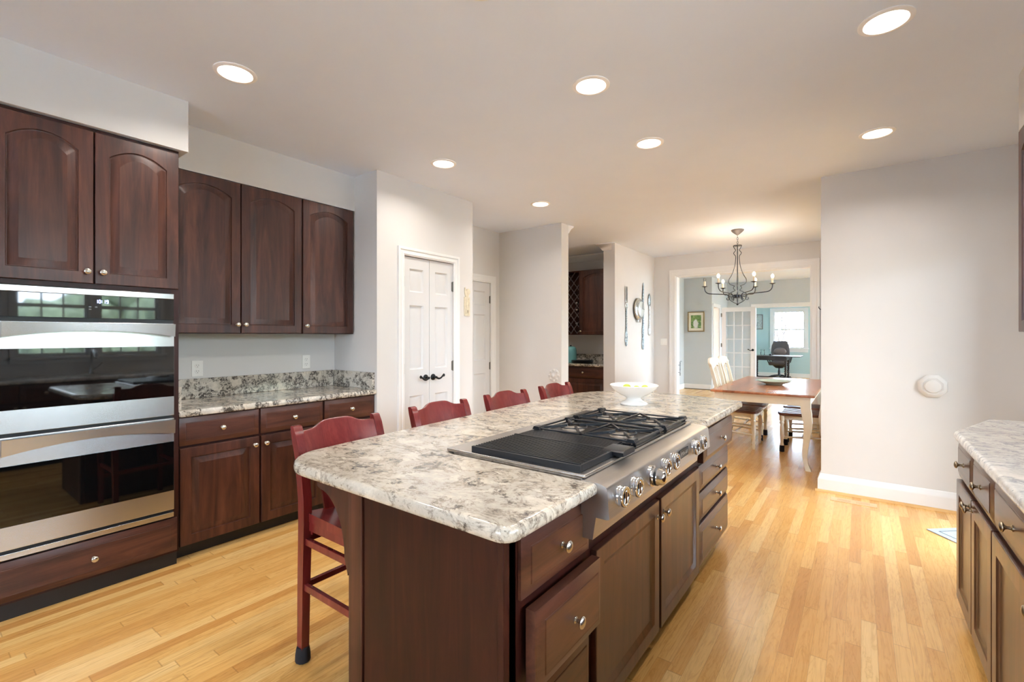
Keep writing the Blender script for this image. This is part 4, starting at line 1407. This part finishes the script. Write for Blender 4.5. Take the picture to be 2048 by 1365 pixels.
g = G().lathe([(.085, 0), (.09, .004), (.10, .012), (.15, .028), (.20, .046), (.205, .048), (.198, .050), (.14, .034), (.08, .020), (.0005, .018)], seg=40)
tag(mesh_obj('serving_plate', g, m_celadon, None, (-.845, 6.455, .7602)), 'wide pale green ceramic serving plate on the dining table', 'plate')

def make_chair(label, loc, rz, group, socks):
    """local x = facing; origin at floor under the seat centre"""
    t = thing('dining_chair', label, 'chair', loc, rz, group)
    # seat outline with rounded front, dished with shallow grooves
    pts = [(-.205, -.19), (.18, -.245), (.215, -.225), (.232, -.15), (.236, 0), (.232, .15), (.215, .225), (.18, .245), (-.205, .19)]
    g = G().loops([[(x * k, y * k, z) for x, y in pts] for k, z in ((.96, .425), (1.0, .433), (1.0, .445), (.965, .456), (.5, .450), (.1, .448))])
    for k in range(-2, 3):
        bar(g, (-.17, k * .075, .4545), (.19, k * .085, .4550), .028, .006)
    mesh_obj('seat', g, m_seat, t)
    g = G().box(-.18, -.185, .375, .19, -.167, .426).box(-.18, .167, .375, .19, .185, .426).box(.178, -.20, .375, .196, .20, .426).box(-.196, -.17, .375, -.178, .17, .426)
    mesh_obj('apron', g, m_cream, t)
    fl = [(.010, 0), (.013, .01), (.020, .035), (.014, .055), (.022, .075), (.019, .095), (.016, .11), (.021, .20), (.023, .27), (.017, .315), (.025, .33), (.025, .345), (.019, .355), (.027, .37), (.027, .426)]
    for s in (-1, 1):
        lg = mesh_obj('front_leg', G().lathe(fl, (.185, s * .205, 0), 'z', 14), m_cream, t)
        if socks:
            mesh_obj('leg_sock', G().lathe([(.022, 0), (.026, .004), (.026, .06), (.023, .075)], (.185, s * .205, -.0005), 'z', 14), m_sock, lg)
        lv = [(-.262, s * .205, 0, .021, .017), (-.235, s * .20, .12, .020, .017), (-.205, s * .19, .30, .021, .018), (-.195, s * .188, .44, .022, .018), (-.215, s * .19, .62, .019, .018), (-.262, s * .20, .85, .017, .020), (-.300, s * .208, 1.00, .013, .020)]
        rl = mesh_obj('rear_leg', G().loft(lv), m_cream, t)
        mesh_obj('leg_sock', G().loft([(-.264, s * .205, 0, .027, .023), (-.256, s * .204, .035, .026, .023), (-.246, s * .202, .07, .024, .021)]), m_sock, rl)
    # crest rail, scalloped below and rolled at both ends
    K = 24
    lps = []
    for k in range(K + 1):
        v = -1 + 2 * k / K
        y = v * .255
        top = 1.055 + .018 * math.cos(v * PI / 2) - (.035 * max(0, abs(v) - .86) / .14)
        bot = .955 - .020 * math.cos(v * PI * 2) * (1 if abs(v) < .8 else .3) + (.045 * max(0, abs(v) - .84) / .16)
        xx = -.300 - .030 * (1 - v * v)
        lps.append([(xx - .012 + .008, y, bot), (xx + .012 + .008, y, bot), (xx + .012 - .010, y, top), (xx - .012 - .010, y, top)])
    mesh_obj('crest_rail', G().loops(lps), m_cream, t)
    # one wide splat and slim spindles
    def xz(z, v): return -.200 - (z - .45) * .21 - .030 * (1 - v * v) * (z - .45) / .5
    mesh_obj('splat', G().loft([(xz(z, 0), 0, z, .007, w) for z, w in ((.45, .036), (.60, .040), (.80, .046), (.965, .050))]), m_cream, t)
    for v in (-.72, -.55, -.38, .38, .55, .72):
        y = v * .19
        mesh_obj('spindle', G().tube([(xz(z, v), y * (1 + (z - .45) * .25), z) for z in (.45, .6, .8, .965)], [.007, .009, .008, .006], 8), m_cream, t)
    for s in (-1, 1):
        mesh_obj('stretcher', G().tube([(.18, s * .195, .17), (-.02, s * .198, .185), (-.225, s * .20, .20)], [.009, .013, .009], 8), m_cream, t)
    mesh_obj('stretcher', G().tube([(-.02, -.195, .185), (-.02, 0, .185), (-.02, .195, .185)], [.009, .013, .009], 8), m_cream, t)
    return t
DG = 'cream dining chairs round the table'
make_chair('cream dining chair at the table, left side, nearer, brown seat in view', (-1.205, 6.365, 0), 0, DG, False)
make_chair('cream dining chair at the table, left side, farther, its back overlapped', (-1.225, 6.955, 0), 0.02, DG, True)
make_chair('cream dining chair at the table, right side, nearer, black leg socks showing', (-.560, 6.470, 0), PI + .02, DG, True)
make_chair('cream dining chair at the table, right side, farther, mostly hidden', (-.575, 7.075, 0), PI, DG, True)

# iron hangings
def twist(parent, z0, z1, x=0, y=-.02, r=.005, turns=14):
    g = G()
    for ph in (0, PI):
        g.tube([(x + .006 * math.cos(ph + turns * 2 * PI * i / 90), y + .006 * math.sin(ph + turns * 2 * PI * i / 90), z0 + (z1 - z0) * i / 90) for i in range(91)], r * .7, 6)
    return g
ih = thing('iron_wall_hanging', 'twisted iron hook hanging right of the cased opening', 'wall ornament', (-.448, 8.15, 1.35), 0)
mesh_obj('twisted_rod', twist(ih, .03, .36), m_iron, ih)
g = G().tube([(-.002, -.02, .35), (-.01, -.02, .38), (-.03, -.02, .39), (-.045, -.02, .41), (-.043, -.02, .43)], .006, 6)
mesh_obj('hook', g, m_iron, ih)
mesh_obj('ring', G().tube([(.016 * math.cos(k * PI / 6), -.02, .012 + .016 * math.sin(k * PI / 6)) for k in range(12)], .004, 6, True), m_silver, ih)
sc = thing('scroll_holder', 'small wrought iron scroll on the left jamb of the cased opening', 'wall ornament', (-2.545, 8.245, .66), R90)
mesh_obj('twisted_rod', twist(sc, .0, .24, 0, -.03), m_patina, sc)
mesh_obj('hook', G().tube([(0, -.03, .24), (.0, -.038, .252), (.0, -.052, .252), (0, -.058, .242)], .004, 6).box(-.012, -.03, .05, .012, 0, .06).box(-.012, -.03, .18, .012, 0, .19), m_patina, sc)

# ------------------------------------------------------------------ chandelier
CX, CYY = -1.295, 6.667
cd = thing('chandelier', 'black wrought iron six arm candle chandelier over the dining table', 'chandelier', (CX, CYY, 0), math.radians(8))
g = G().lathe([(.004, 2.668), (.016, 2.674), (.040, 2.692), (.062, 2.712), (.071, 2.722), (.076, 2.728), (.076, 2.739)], seg=28)
mesh_obj('canopy', g, plain('canopy_grey', (118, 112, 110), .45, .6), cd)
g = G()
for k in range(5):
    z = 2.650 - k * .026
    ring = []
    for i in range(12):
        a = i * PI / 6
        u, v = .009 * math.cos(a), .017 * math.sin(a)
        ring.append((u if k % 2 else 0, 0 if k % 2 else u, z + v))
    g.tube(ring, .0025, 5, True)
mesh_obj('chain', g, m_iron, cd)
g = G().tube([(0, 0, 2.545), (0, 0, 2.2), (0, 0, 1.765)], .006, 8)
g.lathe([(.052, 2.528), (.054, 2.532), (.052, 2.537), (.008, 2.542)], seg=24)
g.ball((0, 0, 1.766), .014, 12, 8)
mesh_obj('stem', g, m_iron, cd)
g = G()
zs = [(2.53, .050), (2.50, .036), (2.475, .022), (2.46, .030), (2.44, .044), (2.42, .040), (2.40, .024), (2.36, .022), (2.25, .036), (2.15, .070), (2.10, .098), (2.06, .104), (2.03, .088), (2.012, .050), (2.006, .034), (1.99, .046), (1.97, .046), (1.955, .030), (1.945, .030), (1.93, .060), (1.91, .095), (1.88, .108), (1.85, .104), (1.82, .085), (1.79, .045), (1.776, .012)]
for k in range(4):
    a = PI / 4 * 0 + k * PI / 2
    ca, sa = math.cos(a), math.sin(a)
    g.tube([(r_ * ca, r_ * sa, z) for z, r_ in smooth_path(zs, 4)], .0045, 6)
mesh_obj('scroll_frame', g, m_iron, cd)
mesh_obj('hub', G().lathe([(.040, 1.845), (.052, 1.852), (.056, 1.885), (.050, 1.892), (.02, 1.895)], seg=20), m_iron, cd)
RA = .40
for k in range(6):
    a = k * PI / 3
    ca, sa = math.cos(a), math.sin(a)
    prof = [(.05, 1.870), (.08, 1.866), (.105, 1.878), (.125, 1.896), (.15, 1.902), (.18, 1.904), (.24, 1.908), (.30, 1.912), (.34, 1.917), (.365, 1.926), (.385, 1.944), (.396, 1.966), (.40, 1.99), (.40, 2.010)]
    g = G().tube([(r_ * ca, r_ * sa, z) for r_, z in smooth_path(prof, 3)], .0065, 8)
    # small volute below the arm
    vol = [(.115 + .03 * math.cos(t_) * (1 - t_ / 12), 1.862 - .02 + .03 * math.sin(t_) * (1 - t_ / 12)) for t_ in [i * .45 + PI * .6 for i in range(13)]]
    g.tube([(r_ * ca, r_ * sa, z) for r_, z in vol], .005, 6)
    arm = mesh_obj('arm', g, m_iron, cd)
    mesh_obj('drip_pan', G().lathe([(.006, 2.004), (.020, 2.010), (.038, 2.018), (.036, 2.020), (.010, 2.016)], (RA * ca, RA * sa, 0), 'z', 20), m_iron, arm)
    mesh_obj('candle', G().lathe([(.012, 2.016), (.012, 2.082), (.008, 2.086)], (RA * ca, RA * sa, 0), 'z', 14), m_candle, arm)
    lit = (k != 3)
    b = mesh_obj('bulb', G().lathe([(.007, 2.084), (.014, 2.094), (.018, 2.110), (.014, 2.126), (.005, 2.136), (.0005, 2.138)], (RA * ca, RA * sa, 0), 'z', 14), m_bulb if lit else m_clear, arm)
    if not lit: b['label'] = 'unlit clear bulb'
d = bpy.data.lights.new('chandelier_glow', 'POINT')
d.energy = 14; d.color = (1.0, .80, .58); d.shadow_soft_size = .3
o = bpy.data.objects.new('chandelier_glow', d); C.objects.link(o); o.parent = cd; o.location = (0, 0, 2.22)

# ------------------------------------------------------------------ living room and office furnishings
pf = thing('framed_painting', 'gilt framed garden painting with white mat on the grey living room wall', 'painting', (-3.357, 12.32, 1.71), 0)
g = G()
for a in ((-.205, -.255, .205, -.230), (-.205, .230, .205, .255), (-.205, -.230, -.180, .230), (.180, -.230, .205, .230)):
    g.box(a[0], -.03, a[1], a[2], 0, a[3], .004)
mesh_obj('frame', g, m_gold, pf)
mesh_obj('picture_mat', G().box(-.18, -.012, -.23, .18, -.002, .23), m_mat_, pf)
mesh_obj('picture', G().box(-.125, -.014, -.165, .125, -.012, .165), m_art, pf)
p2 = thing('framed_print', 'small grey framed print on the aqua office wall beside the door casing', 'picture', (-2.80, OY, 1.82), 0)
g = G()
for a in ((-.16, -.25, .16, -.225), (-.16, .225, .16, .25), (-.16, -.225, -.135, .225), (.135, -.225, .16, .225)):
    g.box(a[0], -.025, a[1], a[2], 0, a[3], .003)
mesh_obj('frame', g, plain('pewter_frame', (120, 116, 112), .4, .4), p2)
mesh_obj('picture', G().box(-.135, -.012, -.225, .135, -.002, .225), m_art2, p2)

DX0, DX1, DY0, DY1 = -2.72, -1.40, 15.75, 16.60
dk = thing('writing_desk', 'dark espresso desk with twisted legs in the aqua office', 'desk', ((DX0 + DX1) / 2, (DY0 + DY1) / 2, 0), 0)
hx, hy = (DX1 - DX0) / 2, (DY1 - DY0) / 2
mesh_obj('desktop', G().box(-hx, -hy, .725, hx, hy, .752, .006), m_dark, dk)
mesh_obj('apron', G().box(-hx + .06, -hy + .06, .62, hx - .36, hy - .06, .725), m_dark, dk)
for x in (-hx + .08, hx - .38):
    for y in (-hy + .10, hy - .10):
        g = G().box(x - .032, y - .032, .56, x + .032, y + .032, .70).box(x - .034, y - .034, 0, x + .034, y + .034, .10)
        for ph in (0, PI):
            g.tube([(x + .016 * math.cos(ph + i * .55), y + .016 * math.sin(ph + i * .55), .09 + .48 * i / 40) for i in range(41)], .020, 8)
        mesh_obj('leg', g, m_dark, dk)
mesh_obj('stretcher', G().box(-hx + .08, -hy + .08, .05, hx - .38, -hy + .12, .09), m_dark, dk)
mesh_obj('stretcher', G().box(-hx + .08, hy - .12, .05, hx - .38, hy - .08, .09), m_dark, dk)
for (x, y, rz, lb) in ((-1.98, 16.0, .1, 'white papers lying on the dark desk in front of the chair'), (-1.70, 16.1, -.2, 'white papers lying toward the right end of the desk')):
    g = G().box(-.14, -.10, 0, .14, .10, .018, .002)
    tag(mesh_obj('paper_stack', g, m_paper, None, (x, y, .7525), (0, 0, rz)), lb, 'papers', 'papers on the office desk')
vj = thing('glass_jar', 'clear glass jar at the left end of the desk', 'jar', (-2.42, 16.1, .7525), 0)
mesh_obj('glass', G().lathe([(.04, 0), (.055, .01), (.06, .08), (.045, .13), (.06, .17), (.064, .175)], seg=20), m_gjar, vj)
g = G().lathe([(.035, 0), (.04, .02), (.03, .05), (.0005, .06)], seg=16)
tag(mesh_obj('paperweight', g, m_black, None, (-2.20, 16.05, .7525)), 'small dark round paperweight on the desk beside the jar', 'paperweight')

oc = thing('office_chair', 'brown leather swivel office chair behind the dark desk', 'chair', (-2.08, 16.95, 0), -PI / 2)
g = G()
lps = []
for k in range(11):
    z = .52 + .66 * k / 10
    w = .26 - .05 * (abs(k - 4) / 6) ** 2
    if k > 8: w *= .93
    y0 = -.20 - .10 * k / 10
    lps.append([(y0 - .05, -w, z), (y0 - .05, w, z), (y0 + .02, w, z), (y0 + .05, w * .7, z), (y0 + .05, -w * .7, z), (y0 + .02, -w, z)])
mesh_obj('backrest', G().loops(lps), m_leather, oc)
mesh_obj('lumbar_pad', G().ball((-.20, 0, .84), .18, 16, 10, (.28, 1.0, .75)), plain('tan_leather', (98, 84, 80), .45), oc)
mesh_obj('seat', G().box(-.25, -.27, .42, .27, .27, .53, .04, 3), m_leather, oc)
mesh_obj('seat_pan', G().lathe([(.10, .33), (.20, .42)], seg=20), m_black, oc)
for s in (-1, 1):
    mesh_obj('armrest', G().tube([(-.20, s * .28, .50), (-.22, s * .32, .66), (-.10, s * .33, .70), (.12, s * .33, .69), (.16, s * .31, .60), (.10, s * .28, .48)], .018, 8), m_black, oc)
mesh_obj('gas_column', G().lathe([(.035, .09), (.035, .25), (.025, .26), (.025, .34)], seg=16), m_black, oc)
for k in range(5):
    a = k * 2 * PI / 5 + .3
    ft = mesh_obj('base_spoke', G().tube([(0, 0, .10), (.17 * math.cos(a), .17 * math.sin(a), .085), (.32 * math.cos(a), .32 * math.sin(a), .06)], [.03, .024, .018], 8), m_black, oc)
    mesh_obj('caster', G().lathe([(.026, -.012), (.026, .012)], (.32 * math.cos(a), .32 * math.sin(a), .0265), 'y', 14), m_black, ft)

# ------------------------------------------------------------------ recessed ceiling lights
RL = [(-2.643, 1.103, 'recessed ceiling light above the oven, leftmost of all'), (-2.690, 2.683, 'recessed ceiling light in front of the pantry wall'), (-2.699, 4.116, 'recessed ceiling light farthest back, by the door recess'),
      (-1.195, 1.388, 'recessed ceiling light cut by the top edge of the picture'), (-1.198, 2.336, 'recessed ceiling light above the middle of the island'), (-1.221, 3.281, 'recessed ceiling light above the far end of the island'),
      (-3.80, 5.85, 'added recessed ceiling light brightening the alcove, hidden by the hall wall'),  # unseen lamp, added to lift the dark alcove
      (0.088, 2.635, 'recessed ceiling light at the upper right, largest in view'), (0.088, 4.051, 'recessed ceiling light nearest the right wall')]
l0 = None
for x, y, lb in RL:
    if l0 is None:
        l0 = thing('recessed_light', lb, 'ceiling light', (x, y, H), 0, 'recessed ceiling lights')
        mesh_obj('trim_ring', G().lathe([(.102, -.0005), (.102, -.004), (.096, -.007), (.082, -.008), (.080, -.004), (.078, -.001)], seg=40, cap=False), m_can, l0)
        mesh_obj('lamp_lens', G().lathe([(.0005, -.0025), (.079, -.0025), (.079, -.001), (.0005, -.001)], seg=40), m_lens, l0)
        d = bpy.data.lights.new('lamp', 'AREA')
        d.shape = 'DISK'; d.size = .14; d.energy = LAMP_W; d.color = WARM
        d.spread = math.radians(150); d.specular_factor = 0.3
        o = bpy.data.objects.new('lamp', d); C.objects.link(o); o.parent = l0; o.location = (0, 0, -.011)
    else:
        dup(l0, (x, y, H), 0, lb, 'recessed ceiling lights')

# ------------------------------------------------------------------ outdoors, seen through the windows
struct('ground', G().box(-60, -60, -.5, 60, 90, -.35), m_bounce)
def lumpy(g, c, r, n=18):
    for k in range(n):
        v = Vector((random.gauss(0, 1), random.gauss(0, 1), random.gauss(0, .8)))
        v = v.normalized() * r * random.uniform(.35, .95)
        t = bmesh.new()
        bmesh.ops.create_icosphere(t, subdivisions=2, radius=r * random.uniform(.28, .45))
        for vv in t.verts: vv.co *= random.uniform(.80, 1.15)
        g.merge(t, Matrix.Translation(Vector(c) + v))
tl = ['leafy green tree outside the kitchen windows, %s' % w for w in ('nearest the front', 'second from the front', 'in the middle of the row', 'fourth from the front', 'at the far end', 'behind the others')]
for (x, y, s_), lb in zip(((9.0, -5.4, 1.9), (9.5, -.9, 1.9), (9.2, 3.6, 1.9), (9.6, 8.1, 1.9), (9.2, 12.6, 1.9), (15.0, 1.3, 2.4)), tl):
    tr = thing('tree', lb, 'tree', (x, y, -.35), 0, 'trees outside the kitchen')
    mesh_obj('trunk', G().tube([(0, 0, 0), (.05, 0, 1.2), (0, .05, 2.6)], [.18, .14, .09], 8), m_bark, tr)
    g = G(); lumpy(g, (0, 0, 1.8), s_ * .85, 26)
    mesh_obj('crown', g, m_leaf, tr)
def branch(g, p, d, L, r, lv):
    q = p + d * L
    g.tube([tuple(p), tuple((p + q) / 2 + Vector((random.uniform(-.05, .05) * L,) * 3)), tuple(q)], [r, r * .8, r * .55], 5)
    if lv == 0: return
    for k in range(3):
        nd = (d + Vector((random.uniform(-.8, .8), random.uniform(-.8, .8), random.uniform(-.25, .6)))).normalized()
        branch(g, p + d * L * random.uniform(.5, 1), nd, L * random.uniform(.55, .8), r * .5, lv - 1)
bl = ['bare leafless tree outside the office window, %s' % w for w in ('leftmost', 'left of centre', 'in the centre', 'right of centre', 'rightmost', 'farther behind')]
for (x, y), lb in zip(((-6.4, 24), (-4.4, 28.5), (-2.7, 22.5), (-2.2, 33), (0.6, 25.5), (-4.2, 38)), bl):
    g = G()
    branch(g, Vector((0, 0, 0)), Vector((random.uniform(-.1, .1), 0, 1)).normalized(), 2.0, .085, 5)
    tag(mesh_obj('bare_tree', g, m_bare, None, (x, y, -.35)), lb, 'tree', 'bare trees outside the office')
